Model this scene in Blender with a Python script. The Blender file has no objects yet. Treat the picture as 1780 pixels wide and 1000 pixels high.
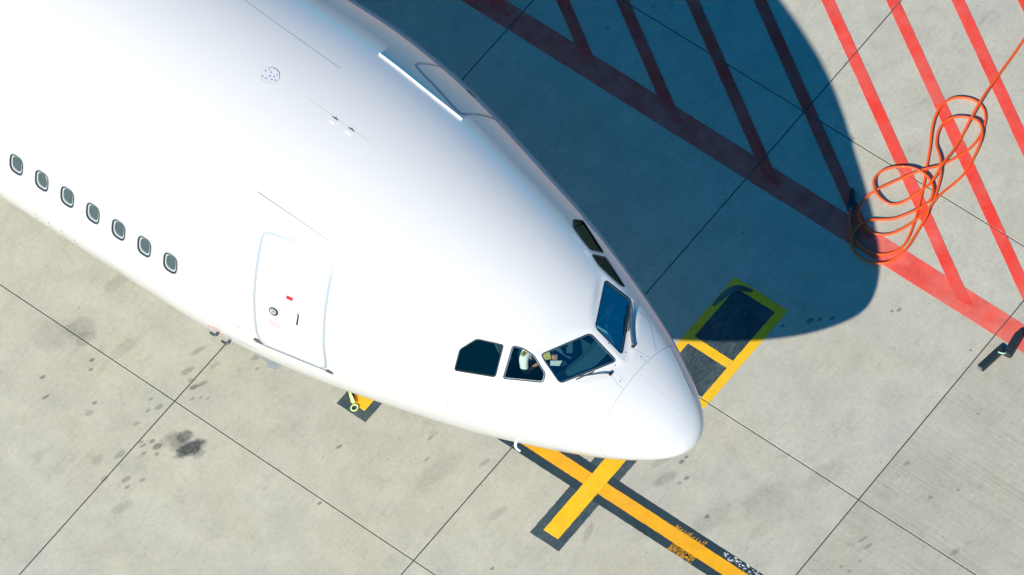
import bpy, bmesh, math, random
import numpy as np
from mathutils import Vector, Matrix
from mathutils.bvhtree import BVHTree
from mathutils.geometry import interpolate_bezier

S = bpy.context.scene
COL = S.collection
random.seed(7)
rng = np.random.default_rng(7)

# ------------------------------------------------------------------ camera
CAM_POS = (46.19567, -46.39919, 114.98165)
CAM_AZ, CAM_TILT, CAM_ROLL = 2.35165, 0.53586, -0.13487
FOCAL_PX = math.exp(9.56233)            # focal length in units of a 1780 px wide picture

def cam_axes(az, tilt, roll):
    f = Vector((math.sin(tilt)*math.cos(az), math.sin(tilt)*math.sin(az), -math.cos(tilt)))
    u0 = Vector((math.cos(tilt)*math.cos(az), math.cos(tilt)*math.sin(az), math.sin(tilt)))
    r0 = f.cross(u0)
    r = r0*math.cos(roll)+u0*math.sin(roll)
    u = -r0*math.sin(roll)+u0*math.cos(roll)
    return r, u, f
r_, u_, f_ = cam_axes(CAM_AZ, CAM_TILT, CAM_ROLL)
cd = bpy.data.cameras.new('camera'); cam = bpy.data.objects.new('camera', cd); COL.objects.link(cam)
cd.sensor_width = 36; cd.lens = FOCAL_PX/1780*36; cd.clip_start = 1; cd.clip_end = 5000
M = Matrix((( r_[0], u_[0], -f_[0], CAM_POS[0]), (r_[1], u_[1], -f_[1], CAM_POS[1]), (r_[2], u_[2], -f_[2], CAM_POS[2]), (0, 0, 0, 1)))
cam.matrix_world = M
S.camera = cam

# ------------------------------------------------------------------ sky, sun, exposure
SUN_AZ, SUN_EL = 100.9, 39.3            # direction the light travels towards, and the sun's height
SUN_STRENGTH, SKY_STRENGTH, EXPOSURE = 4.6, 0.090, 0.18
w = bpy.data.worlds.new('World'); S.world = w; w.use_nodes = True
nt = w.node_tree; nt.nodes.clear()
sky = nt.nodes.new('ShaderNodeTexSky'); sky.sky_type = 'NISHITA'; sky.sun_disc = False
sky.sun_elevation = math.radians(SUN_EL)
sky.sun_rotation = math.radians(90-(SUN_AZ+180))
sky.ozone_density = 4.0; sky.dust_density = 0.2; sky.air_density = 1.0
tint = nt.nodes.new('ShaderNodeMix'); tint.data_type = 'RGBA'; tint.blend_type = 'MULTIPLY'; tint.inputs[0].default_value = 1
tint.inputs[7].default_value = (0.0, 0.73, 1.12, 1)      # deep clear blue of the graded photograph
bg = nt.nodes.new('ShaderNodeBackground'); bg.inputs[1].default_value = SKY_STRENGTH
wo = nt.nodes.new('ShaderNodeOutputWorld')
nt.links.new(sky.outputs[0], tint.inputs[6]); nt.links.new(tint.outputs[2], bg.inputs[0]); nt.links.new(bg.outputs[0], wo.inputs[0])
sd = bpy.data.lights.new('sun', 'SUN'); sd.energy = SUN_STRENGTH; sd.angle = math.radians(0.5); sd.color = (1.0, 0.955, 0.89)
sun = bpy.data.objects.new('sun', sd); COL.objects.link(sun)
el, az = math.radians(SUN_EL), math.radians(SUN_AZ)
SUN_DIR = Vector((math.cos(az)*math.cos(el), math.sin(az)*math.cos(el), -math.sin(el)))
sun.rotation_euler = SUN_DIR.to_track_quat('-Z', 'Y').to_euler(); sun.location = (0, -30, 60)
S.view_settings.view_transform = 'Standard'; S.view_settings.look = 'None'
S.view_settings.exposure = EXPOSURE; S.view_settings.gamma = 1; S.view_settings.use_curve_mapping = False

# ------------------------------------------------------------------ node helpers
def newmat(name):
    m = bpy.data.materials.new(name); m.use_nodes = True
    n = m.node_tree; b = n.nodes['Principled BSDF']
    return m, n, b
def simple(name, col, rough=0.5, metal=0.0, coat=0.0, coat_rough=0.05, bump=0.0, bscale=40, var=0.0, vscale=8, spec=0.5):
    m, n, b = newmat(name)
    b.inputs['Base Color'].default_value = (*col, 1); b.inputs['Roughness'].default_value = rough
    b.inputs['Metallic'].default_value = metal; b.inputs['Coat Weight'].default_value = coat
    b.inputs['Coat Roughness'].default_value = coat_rough
    b.inputs['Specular IOR Level'].default_value = spec
    if bump or var:
        tc = n.nodes.new('ShaderNodeTexCoord')
        nz = n.nodes.new('ShaderNodeTexNoise'); nz.inputs['Scale'].default_value = vscale; nz.inputs['Detail'].default_value = 5
        n.links.new(tc.outputs['Object'], nz.inputs['Vector'])
        if var:
            cr = n.nodes.new('ShaderNodeMapRange'); cr.inputs['From Min'].default_value = 0.3; cr.inputs['From Max'].default_value = 0.7
            cr.inputs['To Min'].default_value = 1-var; cr.inputs['To Max'].default_value = 1+var*0.5
            n.links.new(nz.outputs[0], cr.inputs[0])
            mx = n.nodes.new('ShaderNodeVectorMath'); mx.operation = 'SCALE'; mx.inputs[0].default_value = col
            n.links.new(cr.outputs[0], mx.inputs['Scale']); n.links.new(mx.outputs[0], b.inputs['Base Color'])
        if bump:
            nb = n.nodes.new('ShaderNodeTexNoise'); nb.inputs['Scale'].default_value = bscale
            n.links.new(tc.outputs['Object'], nb.inputs['Vector'])
            bp = n.nodes.new('ShaderNodeBump'); bp.inputs['Strength'].default_value = bump; bp.inputs['Distance'].default_value = 0.01
            n.links.new(nb.outputs[0], bp.inputs['Height']); n.links.new(bp.outputs[0], b.inputs['Normal'])
    return m
class N:
    """tiny wrapper so that node trees read like formulas"""
    def __init__(s, nt): s.nt = nt
    def new(s, t, **k):
        o = s.nt.nodes.new(t)
        for a, v in k.items(): setattr(o, a, v)
        return o
    def put(s, inp, v):
        if isinstance(v, bpy.types.NodeSocket): s.nt.links.new(v, inp)
        elif v is not None: inp.default_value = v
    def math(s, op, a, b=None, c=None, clamp=False):
        o = s.new('ShaderNodeMath', operation=op, use_clamp=clamp)
        for i, v in enumerate((a, b, c)): s.put(o.inputs[i], v)
        return o.outputs[0]
    def noise(s, vec, scale, detail=4, rough=0.55, dist=0.0):
        o = s.new('ShaderNodeTexNoise'); s.put(o.inputs['Vector'], vec)
        o.inputs['Scale'].default_value = scale; o.inputs['Detail'].default_value = detail
        o.inputs['Roughness'].default_value = rough; o.inputs['Distortion'].default_value = dist
        return o.outputs[0]
    def map(s, vec, scale=(1,1,1), rot=(0,0,0), loc=(0,0,0)):
        o = s.new('ShaderNodeMapping'); s.put(o.inputs[0], vec)
        o.inputs['Scale'].default_value = scale; o.inputs['Rotation'].default_value = rot; o.inputs['Location'].default_value = loc
        return o.outputs[0]
    def rng(s, v, a, b, c=0.0, d=1.0, smooth=False):
        o = s.new('ShaderNodeMapRange', interpolation_type='SMOOTHSTEP' if smooth else 'LINEAR')
        s.put(o.inputs[0], v); o.inputs[1].default_value = a; o.inputs[2].default_value = b
        o.inputs[3].default_value = c; o.inputs[4].default_value = d
        return o.outputs[0]
    def mix(s, f, a, b, mode='MIX'):
        o = s.new('ShaderNodeMix', data_type='RGBA', blend_type=mode)
        s.put(o.inputs[0], f)
        s.put(o.inputs[6], (*a, 1) if isinstance(a, tuple) and len(a) == 3 else a)
        s.put(o.inputs[7], (*b, 1) if isinstance(b, tuple) and len(b) == 3 else b)
        return o.outputs[2]
    def bump(s, h, strength, dist, normal=None):
        o = s.new('ShaderNodeBump'); s.put(o.inputs['Height'], h)
        o.inputs['Strength'].default_value = strength; o.inputs['Distance'].default_value = dist
        if normal is not None: s.put(o.inputs['Normal'], normal)
        return o.outputs[0]

# stains with a shape of their own: x, y, half length, half width, angle, darkness
STAINS = [(-4.24,-3.34,.30,.14,1.15,1.0),(-4.33,-3.42,.12,.08,1.2,.6),
          (-4.46,-3.22,0.17,0.12,1.2,0.75),
          (-4.55,-3.35,0.14,0.2,1.2,0.35),
          (-4.42,-3.4,0.2,0.1,1.2,0.35),
          (-4.06,-3.33,0.13,0.08,1.3,0.4),
          (-4.7,-3.63,0.1,0.06,1.2,0.65),
          (-4.62,-3.74,0.05,0.035,1.2,0.5),
          (-4.83,-3.6,0.06,0.04,1.2,0.6),
          (-4.9,-3.75,0.07,0.03,1.2,0.55),
          (-4.97,-3.72,0.05,0.03,1.2,0.45),
          (-4.8,-3.85,0.05,0.03,1.2,0.5),
          (-4.62,-3.45,0.25,0.12,1.2,0.22),
          (-4.72,-4.4,0.1,0.05,1.2,0.45),
          (-4.62,-4.5,0.06,0.03,1.2,0.5),
          (-4.8,-4.15,0.3,0.2,1.3,0.14),
          (-4.45,-4.85,0.22,0.1,1.25,0.25),
          (-4.5,-4.25,0.07,0.04,1.3,0.35),
          (-5.15,-3.05,0.09,0.05,1.3,0.45),
          (-5.25,-3.2,0.06,0.03,1.3,0.4),
          (-5.35,-3.0,0.05,0.03,1.2,0.4),
          (-5.25,-3.5,0.07,0.04,1.3,0.35),
          (-5.1,-4.1,0.12,0.06,1.3,0.35),
          (-5.02,-4.6,0.08,0.05,1.3,0.4),
          (-5.35,-4.4,0.12,0.1,1.3,0.25),
          (-6.6,-3.0,0.06,0.035,1.2,0.65),
          (-6.5,-3.15,0.05,0.03,1.2,0.6),
          (-6.05,-3.6,0.05,0.03,1.2,0.6),
          (-6.0,-3.8,0.1,0.05,1.2,0.35),
          (-7.15,-2.65,0.3,0.22,1.0,0.32),
          (-6.95,-2.75,0.22,0.14,1.4,0.3),
          (-7.4,-3.0,0.5,0.35,0.5,0.16),
          (-6.3,-2.5,0.35,0.12,1.3,0.18),
          (-7.2,-1.6,0.35,0.12,1.3,0.16),
          (-6.6,-0.9,0.16,0.08,1.2,0.3),
          (-5.3,-1.85,0.16,0.05,1.25,0.35),
          (-5.2,-2.25,0.15,0.06,1.25,0.42),
          (-5.05,-2.35,0.05,0.03,1.2,0.5),
          (-4.92,-2.42,0.09,0.05,1.2,0.65),
          (-4.85,-2.3,0.12,0.04,1.2,0.45),
          (-4.8,-2.6,0.06,0.025,1.2,0.4),
          (-4.7,-2.5,0.05,0.02,1.2,0.4),
          (-4.6,-2.45,0.05,0.02,1.2,0.4),
          (-4.45,-1.4,0.1,0.06,1.0,0.35),
          (-4.3,-1.55,0.05,0.03,1.2,0.4),
          (-4.9,-1.9,0.1,0.04,1.3,0.3),
          (1.95,-0.78,0.07,0.2,0.3,0.3),
          (2.35,0.72,0.24,0.1,1.2,0.32),
          (2.62,0.95,0.06,0.035,1.1,0.65),
          (2.58,0.8,0.05,0.03,1.1,0.4),
          (3.9,1.35,0.5,0.3,1.3,0.16),
          (3.4,0.55,0.45,0.18,1.3,0.16),
          (2.1,1.0,0.25,0.08,1.3,0.2),
          (0.55,-1.35,0.22,0.08,1.3,0.22),
          (-0.7,-1.25,0.5,0.2,1.3,0.14),
          (-0.2,-0.75,0.12,0.05,1.3,0.3),
          (-1.2,-0.9,0.08,0.03,1.3,0.4),
          (-1.0,-1.25,0.07,0.03,1.3,0.4),
          (4.4,2.3,0.45,0.2,1.3,0.16),
          (4.2,1.0,0.35,0.15,1.3,0.14)]

STAINS += [(5.33,3.25,0.07,0.04,1.25,0.62),
           (4.91,5.53,0.03,0.025,1.25,0.62),
           (3.52,5.46,0.05,0.03,1.25,0.62),
           (3.44,5.37,0.04,0.025,1.25,0.62),
           (2.47,4.45,0.09,0.05,1.25,0.62),
           (2.58,4.56,0.06,0.035,1.25,0.62),
           (2.73,4.7,0.07,0.04,1.25,0.62),
           (2.16,4.11,0.05,0.03,1.25,0.62),
           (6.29,3.33,0.03,0.025,1.25,0.62),
           (6.01,2.96,0.05,0.03,1.25,0.62),
           (6.92,2.39,0.1,0.05,1.25,0.62),
           (5.61,1.11,0.04,0.03,1.25,0.62),
           (5.76,1.12,0.05,0.03,1.25,0.62),
           (5.79,1.37,0.05,0.02,1.25,0.62),
           (5.59,1.71,0.1,0.03,1.25,0.62),
           (5.73,1.65,0.1,0.04,1.25,0.62),
           (2.37,1.14,0.06,0.04,1.25,0.62),
           (2.38,1.25,0.04,0.03,1.25,0.62),
           (3.32,0.58,0.05,0.04,1.25,0.62),
           (5.71,4.64,0.03,0.02,1.25,0.62),
           (-7.05,-3.72,0.06,0.03,1.25,0.62),
           (-6.77,-3.98,0.08,0.03,1.25,0.62),
           (1.1,-2.2,0.05,0.03,1.25,0.62),
           (0.2,-3.6,0.06,0.03,1.25,0.62),
           (-1.9,-2.9,0.05,0.03,1.25,0.62),
           (-2.3,-1.9,0.07,0.03,1.25,0.62)]

def stain_group():
    g = bpy.data.node_groups.new('stain_shape', 'ShaderNodeTree')
    for nm, t in (('Vector', 'NodeSocketVector'), ('Centre', 'NodeSocketVector'), ('Radii', 'NodeSocketVector'), ('Angle', 'NodeSocketFloat'), ('Wobble', 'NodeSocketFloat'), ('Strength', 'NodeSocketFloat')):
        g.interface.new_socket(nm, in_out='INPUT', socket_type=t)
    g.interface.new_socket('Mask', in_out='OUTPUT', socket_type='NodeSocketFloat')
    n = N(g); i = g.nodes.new('NodeGroupInput'); o = g.nodes.new('NodeGroupOutput')
    sub = n.new('ShaderNodeVectorMath', operation='SUBTRACT'); n.put(sub.inputs[0], i.outputs[0]); n.put(sub.inputs[1], i.outputs[1])
    rt = n.new('ShaderNodeVectorRotate', rotation_type='Z_AXIS'); n.put(rt.inputs['Vector'], sub.outputs[0]); n.put(rt.inputs['Angle'], n.math('MULTIPLY', i.outputs[3], -1.0))
    dv = n.new('ShaderNodeVectorMath', operation='DIVIDE'); n.put(dv.inputs[0], rt.outputs[0]); n.put(dv.inputs[1], i.outputs[2])
    ln = n.new('ShaderNodeVectorMath', operation='LENGTH'); n.put(ln.inputs[0], dv.outputs[0])
    d = n.math('ADD', ln.outputs['Value'], i.outputs[4])
    n.put(o.inputs[0], n.math('MULTIPLY', n.rng(d, 0.55, 1.15, 1.0, 0.0, True), i.outputs[5]))
    return g

def concrete(name, grooves, stains=True, base=(0.530, 0.495, 0.385)):
    m, nt_, b = newmat(name); n = N(nt_)
    geo = n.new('ShaderNodeNewGeometry'); pos = n.map(geo.outputs['Position'], (1, 1, 0))
    oi = n.new('ShaderNodeObjectInfo'); rnd = oi.outputs['Random']
    big = n.noise(pos, 0.35, 5, 0.6, 0.3); mid = n.noise(pos, 1.6, 6, 0.65, 0.4); fine = n.noise(pos, 14, 8, 0.75)
    grain = n.noise(pos, 60, 3, 0.8)
    # trowel and broom streaks running across the apron
    st1 = n.noise(n.map(pos, (9, 1.3, 1), (0, 0, 0.25)), 1.6, 5, 0.7)
    c = n.mix(n.rng(big, 0.35, 0.68), tuple(x*0.955 for x in base), (base[0]*1.035, base[1]*1.03, base[2]*1.0))
    yel = n.noise(n.map(pos, loc=(3.3, 9.1, 0)), 0.55, 4, 0.6, 0.5)
    c = n.mix(n.rng(yel, 0.50, 0.76, 0, 0.38), c, (base[0]*1.0, base[1]*0.93, base[2]*0.74))
    blu = n.noise(n.map(pos, loc=(13.3, 2.1, 0)), 0.8, 5, 0.65, 0.6)
    c = n.mix(n.rng(blu, 0.50, 0.78, 0, 0.42), c, (base[0]*0.78, base[1]*0.84, base[2]*0.92))
    shade = n.math('MULTIPLY', n.rng(mid, 0.3, 0.75, 1.07, 0.87), n.rng(fine, 0.3, 0.75, 1.09, 0.88))
    shade = n.math('MULTIPLY', shade, n.rng(grain, 0.3, 0.7, 1.11, 0.89))
    shade = n.math('MULTIPLY', shade, n.rng(st1, 0.3, 0.75, 1.03, 0.945))
    shade = n.math('MULTIPLY', shade, n.rng(rnd, 0, 1, 0.965, 1.03))
    # small dark pits and spots
    for sc, r0, seed, k in ((2.3, 0.055, 0.0, 0.50), (5.5, 0.085, 5.0, 0.42), (11, 0.11, 9.0, 0.35)):
        v = n.new('ShaderNodeTexVoronoi', feature='F1'); n.put(v.inputs['Vector'], n.map(pos, (1, 0.6, 1), (0, 0, 0.1), (seed, seed, 0))); v.inputs['Scale'].default_value = sc
        wob = n.math('MULTIPLY', n.math('SUBTRACT', n.noise(pos, sc*5, 3), 0.5), r0*2.4)
        sep = n.new('ShaderNodeSeparateColor'); n.put(sep.inputs[0], v.outputs['Color'])
        on = n.math('GREATER_THAN', sep.outputs[0], 0.66)
        d = n.math('ADD', v.outputs['Distance'], wob)
        mk = n.math('MULTIPLY', n.rng(d, r0*0.5, r0*1.25, 1, 0, True), on)
        clump = n.rng(n.noise(n.map(pos, loc=(seed, 3, 0)), 0.7, 3), 0.42, 0.62)
        shade = n.math('MULTIPLY', shade, n.math('SUBTRACT', 1.0, n.math('MULTIPLY', n.math('MULTIPLY', mk, clump), k)))
    # crisp smudges, broken up at several sizes
    for sc, a0, a1, k, cs, lo in ((4.0, .54, .66, .16, .8, 3.0), (12.0, .56, .68, .20, 1.1, 17.0), (34.0, .57, .66, .22, 1.6, 29.0)):
        q = n.noise(n.map(pos, (1, .62, 1), (0, 0, .1), (lo, lo, 0)), sc, 8, 0.72, 0.4)
        cl = n.rng(n.noise(n.map(pos, loc=(lo, 5, 0)), cs, 4, .6), .38, .62)
        shade = n.math('MULTIPLY', shade, n.math('SUBTRACT', 1.0, n.math('MULTIPLY', n.rng(q, a0, a1, 0, k), cl)))
    # short drag marks along the slab
    v = n.noise(n.map(pos, (22, 3.5, 1), (0, 0, 0.12)), 1.0, 3, 0.6)
    clump = n.rng(n.noise(n.map(pos, loc=(31, 3, 0)), 0.6, 3), 0.5, 0.66)
    shade = n.math('MULTIPLY', shade, n.math('SUBTRACT', 1.0, n.math('MULTIPLY', n.rng(v, 0.62, 0.72, 0, 0.40), clump)))
    if stains:
        g = stain_group(); wv = n.math('MULTIPLY', n.math('SUBTRACT', n.noise(pos, 6.5, 6, 0.75), 0.5), 1.1)
        for (x, y, a, bb, ang, k) in [q for q in STAINS if (q[0] > 5.0) == grooves]:
            q = n.new('ShaderNodeGroup'); q.node_tree = g
            n.put(q.inputs[0], pos); q.inputs[1].default_value = (x, y, 0); q.inputs[2].default_value = (a, bb, 1)
            q.inputs[3].default_value = ang; n.put(q.inputs[4], wv)
            n.put(q.inputs[5], n.math('MULTIPLY', n.rng(fine, 0.3, 0.6, 0.75, 1.0), k))
            c = n.mix(q.outputs[0], c, (0.055, 0.062, 0.058))
    h = n.math('ADD', n.math('MULTIPLY', fine, 0.7), n.math('MULTIPLY', grain, 0.4))
    if grooves:
        wv_ = n.new('ShaderNodeTexWave', wave_type='BANDS', bands_direction='Y', wave_profile='SIN'); n.put(wv_.inputs['Vector'], n.map(pos, (0.05, 1, 1)))
        wv_.inputs['Scale'].default_value = 11.0; wv_.inputs['Distortion'].default_value = 1.2; wv_.inputs['Detail'].default_value = 3; wv_.inputs['Detail Scale'].default_value = 3
        gl = n.noise(n.map(pos, (0.35, 30, 1)), 1.0, 6, 0.75)
        gm = n.noise(n.map(pos, (0.3, 1.2, 1)), 1.0, 4, 0.6)
        shade = n.math('MULTIPLY', shade, n.math('SUBTRACT', 1.0, n.math('MULTIPLY', n.rng(gl, 0.42, 0.66, 0, 0.26), n.rng(gm, 0.35, 0.6, 0.35, 1.0))))
        shade = n.math('MULTIPLY', shade, n.rng(wv_.outputs[0], 0.0, 0.6, 0.95, 1.0))
        h = n.math('ADD', h, n.math('MULTIPLY', gl, 1.4))
        c = n.mix(0.35, c, (base[0]*1.03, base[1]*1.0, base[2]*0.96))
    out = n.new('ShaderNodeVectorMath', operation='SCALE'); n.put(out.inputs[0], c); n.put(out.inputs['Scale'], shade)
    n.put(b.inputs['Base Color'], out.outputs[0]); b.inputs['Roughness'].default_value = 0.86
    n.put(b.inputs['Normal'], n.bump(h, 0.35, 0.006))
    return m

def paint(name, col, worn=0.12, streak=None, dirt=(0.10, 0.07, 0.04), dirt_amt=0.25, patchy=0.1, under=(0.530, 0.495, 0.385)):
    m, nt_, b = newmat(name); n = N(nt_)
    geo = n.new('ShaderNodeNewGeometry'); pos = n.map(geo.outputs['Position'], (1, 1, 0))
    f1 = n.noise(pos, 3.0, 6, 0.65, 0.3); f2 = n.noise(pos, 26, 6, 0.75); f3 = n.noise(pos, 70, 3, 0.7)
    c = n.mix(n.rng(f1, 0.35, 0.7), tuple(x*(1-patchy) for x in col), tuple(min(1, x*(1+patchy)) for x in col))
    c = n.mix(n.rng(f2, 0.5, 0.8, 0, dirt_amt), c, dirt)
    # flaked off to the concrete below
    fl = n.math('ADD', n.math('MULTIPLY', f2, 0.6), n.math('ADD', n.math('MULTIPLY', f1, 0.25), n.math('MULTIPLY', f3, 0.25)))
    c = n.mix(n.rng(fl, 0.66, 0.72, 0, worn*4), c, under)
    c = n.mix(n.rng(n.noise(n.map(pos, loc=(7, 7, 0)), 1.2, 5, 0.7), 0.4, 0.75, 0, worn), c, under)
    if streak:
        sx, sy, amt, cc = streak
        s1 = n.noise(n.map(pos, (sx, sy, 1)), 1.0, 6, 0.8); s2 = n.noise(n.map(pos, (sx*.1, sy*.3, 1)), 1.0, 3)
        c = n.mix(n.math('MULTIPLY', n.rng(s1, 0.46, 0.70, 0, amt), n.rng(s2, 0.35, 0.6, 0.3, 1.0)), c, cc)
    n.put(b.inputs['Base Color'], c); b.inputs['Roughness'].default_value = 0.7
    n.put(b.inputs['Normal'], n.bump(f2, 0.3, 0.004))
    return m

# ------------------------------------------------------------------ object helpers
def base_of(parent):
    o = parent
    while o.parent: o = o.parent
    return np.array(o.location)
def mk(name, verts, faces, mat, parent=None, smooth=False, loc=None, mats=None, fmat=None):
    """one mesh object from world-space vertices; below a thing they are stored relative to the thing's base"""
    v = np.asarray(verts, float)
    if parent is not None: v = v-base_of(parent)
    if loc is not None: v = v-np.asarray(loc)
    me = bpy.data.meshes.new(name); me.from_pydata(v.tolist(), [], [tuple(map(int, f)) for f in faces])
    for q in (mats or [mat]): me.materials.append(q)
    if fmat is not None: me.polygons.foreach_set('material_index', fmat)
    if smooth: me.polygons.foreach_set('use_smooth', [True]*len(me.polygons))
    me.update()
    o = bpy.data.objects.new(name, me); COL.objects.link(o)
    if loc is not None: o.location = loc
    if parent is not None: o.parent = parent
    return o
def thing(name, loc, label, cat, group=None):
    o = bpy.data.objects.new(name, None); COL.objects.link(o); o.location = loc; o.empty_display_size = 0.3
    o['label'] = label; o['category'] = cat
    if group: o['group'] = group
    return o
def box(c, ax, h):
    """box from centre, three unit axes and half sizes"""
    c = np.asarray(c, float); ax = [np.asarray(a, float) for a in ax]
    v = [c+sx*h[0]*ax[0]+sy*h[1]*ax[1]+sz*h[2]*ax[2] for sx in (-1, 1) for sy in (-1, 1) for sz in (-1, 1)]
    return v, [(0,1,3,2), (4,6,7,5), (0,4,5,1), (2,3,7,6), (0,2,6,4), (1,5,7,3)]
def tube(path, rad, seg=10, cap=True):
    """tube of varying radius along a polyline"""
    P = np.asarray(path, float); n = len(P); rad = np.broadcast_to(np.asarray(rad, float), (n,))
    T = np.gradient(P, axis=0); T /= np.linalg.norm(T, axis=1)[:, None]+1e-12
    ref = np.array([0, 0, 1.0]) if abs(T[0][2]) < 0.9 else np.array([1.0, 0, 0])
    vs = []; a = np.cross(T[0], ref); a /= np.linalg.norm(a)
    for i in range(n):
        a = a-T[i]*np.dot(a, T[i]); a /= np.linalg.norm(a); b = np.cross(T[i], a)
        for k in range(seg):
            t = 2*math.pi*k/seg; vs.append(P[i]+rad[i]*(math.cos(t)*a+math.sin(t)*b))
    fs = [(i*seg+k, i*seg+(k+1) % seg, (i+1)*seg+(k+1) % seg, (i+1)*seg+k) for i in range(n-1) for k in range(seg)]
    if cap: fs += [tuple(range(seg))[::-1], tuple((n-1)*seg+k for k in range(seg))]
    return vs, fs
def join(*parts):
    V = []; F = []
    for v, f in parts:
        o = len(V); V += list(v); F += [tuple(i+o for i in q) for q in f]
    return V, F
def catmull(P, k=8, closed=False):
    P = np.asarray(P, float); n = len(P); out = []
    for i in range(n if closed else n-1):
        if closed: p0, p1, p2, p3 = P[i-1], P[i], P[(i+1) % n], P[(i+2) % n]
        else: p0, p1, p2, p3 = P[max(i-1, 0)], P[i], P[i+1], P[min(i+2, n-1)]
        for j in range(k):
            t = j/k
            out.append(0.5*((2*p1)+(-p0+p2)*t+(2*p0-5*p1+4*p2-p3)*t*t+(-p0+3*p1-3*p2+p3)*t**3))
    if not closed: out.append(P[-1])
    return np.array(out)
def chaikin(P, it=2, closed=True):
    P = np.asarray(P, float)
    for _ in range(it):
        Q = np.roll(P, -1, 0) if closed else P[1:]
        A = P if closed else P[:-1]
        R = np.stack([A*0.75+Q*0.25, A*0.25+Q*0.75], 1).reshape(-1, P.shape[1])
        P = R if closed else np.concatenate([P[:1], R, P[-1:]])
    return P
# ------------------------------------------------------------------ the apron
def struct(o, label=None):
    o['kind'] = 'structure'
    if label: o['label'] = label
    return o
mat_conc = concrete('apron_concrete', False); mat_groove = concrete('apron_concrete_grooved', True, True)
mat_far = concrete('apron_concrete_far', False, False)
mat_seal = simple('joint_sealant', (0.022, 0.024, 0.020), 0.8)
XL = [-25.1, -20.1, -15.07, -10.04, -5.01, -0.015, 5.10, 10.15, 15.2, 20.2, 25.2]
YL = [-23.4, -18.3, -13.2, -8.02, -2.82, 2.257, 7.58, 12.75, 17.9, 23.1, 28.3]
def xat(i, y):
    x = XL[i]
    return x-0.0095*(y-2) if i >= 6 else x
def yat(j, x):
    if j == 4: return -2.825-0.0045*x
    if j == 6: return 7.586+0.0065*x
    return YL[j]
fs = 4000
ground = mk('ground', [(-fs,-fs,-.03), (fs,-fs,-.03), (fs,fs,-.03), (-fs,fs,-.03)], [(0,1,2,3)], mat_far)
struct(ground, 'pale concrete airport apron divided into square slabs by dark joints')
mk('joint_sealant', [(-25.1,-23.4,-.016), (25,-23.4,-.016), (25,28.3,-.016), (-25.1,28.3,-.016)], [(0,1,2,3)], mat_seal, ground)
GAP = 0.0095
SLABQ = []
for i in range(len(XL)-1):
    for j in range(len(YL)-1):
        cs = []
        for (a, b) in ((i, j), (i+1, j), (i+1, j+1), (i, j+1)):
            x = XL[a]; y = yat(b, x); x = xat(a, y); cs.append(np.array([x, y]))
        cen = sum(cs)/4
        sgn = ((1, 1), (-1, 1), (-1, -1), (1, -1))
        top = [c+np.array(s)*GAP for c, s in zip(cs, sgn)]; SLABQ.append([c+np.array(s)*(GAP+.001) for c, s in zip(cs, sgn)])
        ins = [c+np.array(s)*0.004 for c, s in zip(top, sgn)]
        v = [(*p, 0) for p in ins]+[(*p, -.003) for p in top]+[(*p, -.0145) for p in top]
        f = [(0,1,2,3)]+[(k, k+4, (k+1) % 4+4, (k+1) % 4) for k in range(4)]+[(k+4, k+8, (k+1) % 4+8, (k+1) % 4+4) for k in range(4)]
        mk('concrete_slab', v, f, mat_groove if i >= 6 and j <= 5 else mat_conc, ground, loc=(cen[0], cen[1], 0))

# ---- painted markings: polygons cut at the joints, each a thin sheet
def clip(poly, quad):
    out = [np.asarray(p, float) for p in poly]; q = [np.asarray(c) for c in quad]
    for k in range(4):
        a, b = q[k], q[(k+1) % 4]; e = b-a; src = out; out = []
        side = lambda p: e[0]*(p[1]-a[1])-e[1]*(p[0]-a[0])
        for i in range(len(src)):
            p, r = src[i], src[(i+1) % len(src)]; sp, sr = side(p), side(r)
            if sp >= 0: out.append(p)
            if sp*sr < 0: out.append(p+(r-p)*sp/(sp-sr))
        if not out: return []
    return out
def rough_edge(poly, amp=0.006, step=0.05):
    """paint edges wander by a few millimetres"""
    P = [np.asarray(p, float) for p in poly]; out = []
    for i in range(len(P)):
        a, b = P[i], P[(i+1) % len(P)]; L = np.linalg.norm(b-a); n = max(1, int(L/step)); nn = np.array([-(b-a)[1], (b-a)[0]])/max(L, 1e-6)
        for k in range(n):
            t = k/n; out.append(a+(b-a)*t+(nn*rng.normal(0, amp) if k else 0))
    return out
def marking(name, poly, z, mat, label=None, amp=0.0018):
    V = []; F = []
    # convex polygon: clip to every slab
    for q in SLABQ:
        c = clip(poly, q)
        if len(c) < 3: continue
        ar = abs(sum(c[i][0]*c[(i+1) % len(c)][1]-c[(i+1) % len(c)][0]*c[i][1] for i in range(len(c))))/2
        if ar < 1e-4: continue
        c = rough_edge(c, amp)
        o = len(V); n = len(c)
        V += [(p[0], p[1], z) for p in c]+[(p[0], p[1], 0.0005) for p in c]; F += [tuple(range(o, o+n))]+[(o+k, o+n+k, o+n+(k+1) % n, o+(k+1) % n) for k in range(n)]
    if not V: return None
    me = mk(name, V, F, mat, ground)
    bm = bmesh.new(); bm.from_mesh(me.data); bmesh.ops.triangulate(bm, faces=[f for f in bm.faces if len(f.verts) > 4]); bmesh.ops.recalc_face_normals(bm, faces=bm.faces)
    for f in bm.faces:
        if abs(f.normal.z) > .9 and f.normal.z < 0: f.normal_flip()
    bm.to_mesh(me.data); bm.free()
    if label: me['label'] = label
    return me
m_red = paint('red_paint', (0.90, 0.050, 0.028), 0.22, dirt_amt=0.10)
m_red2 = paint('faded_red_paint', (0.86, 0.095, 0.06), 0.30, dirt_amt=0.10, patchy=0.15)
m_yel = paint('yellow_paint', (0.95, 0.53, 0.003), 0.06, dirt=(0.50, 0.20, 0.01), dirt_amt=0.28)
m_ora = paint('orange_yellow_paint', (0.92, 0.42, 0.004), 0.05, dirt=(0.55, 0.19, 0.005), dirt_amt=0.6)
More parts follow.
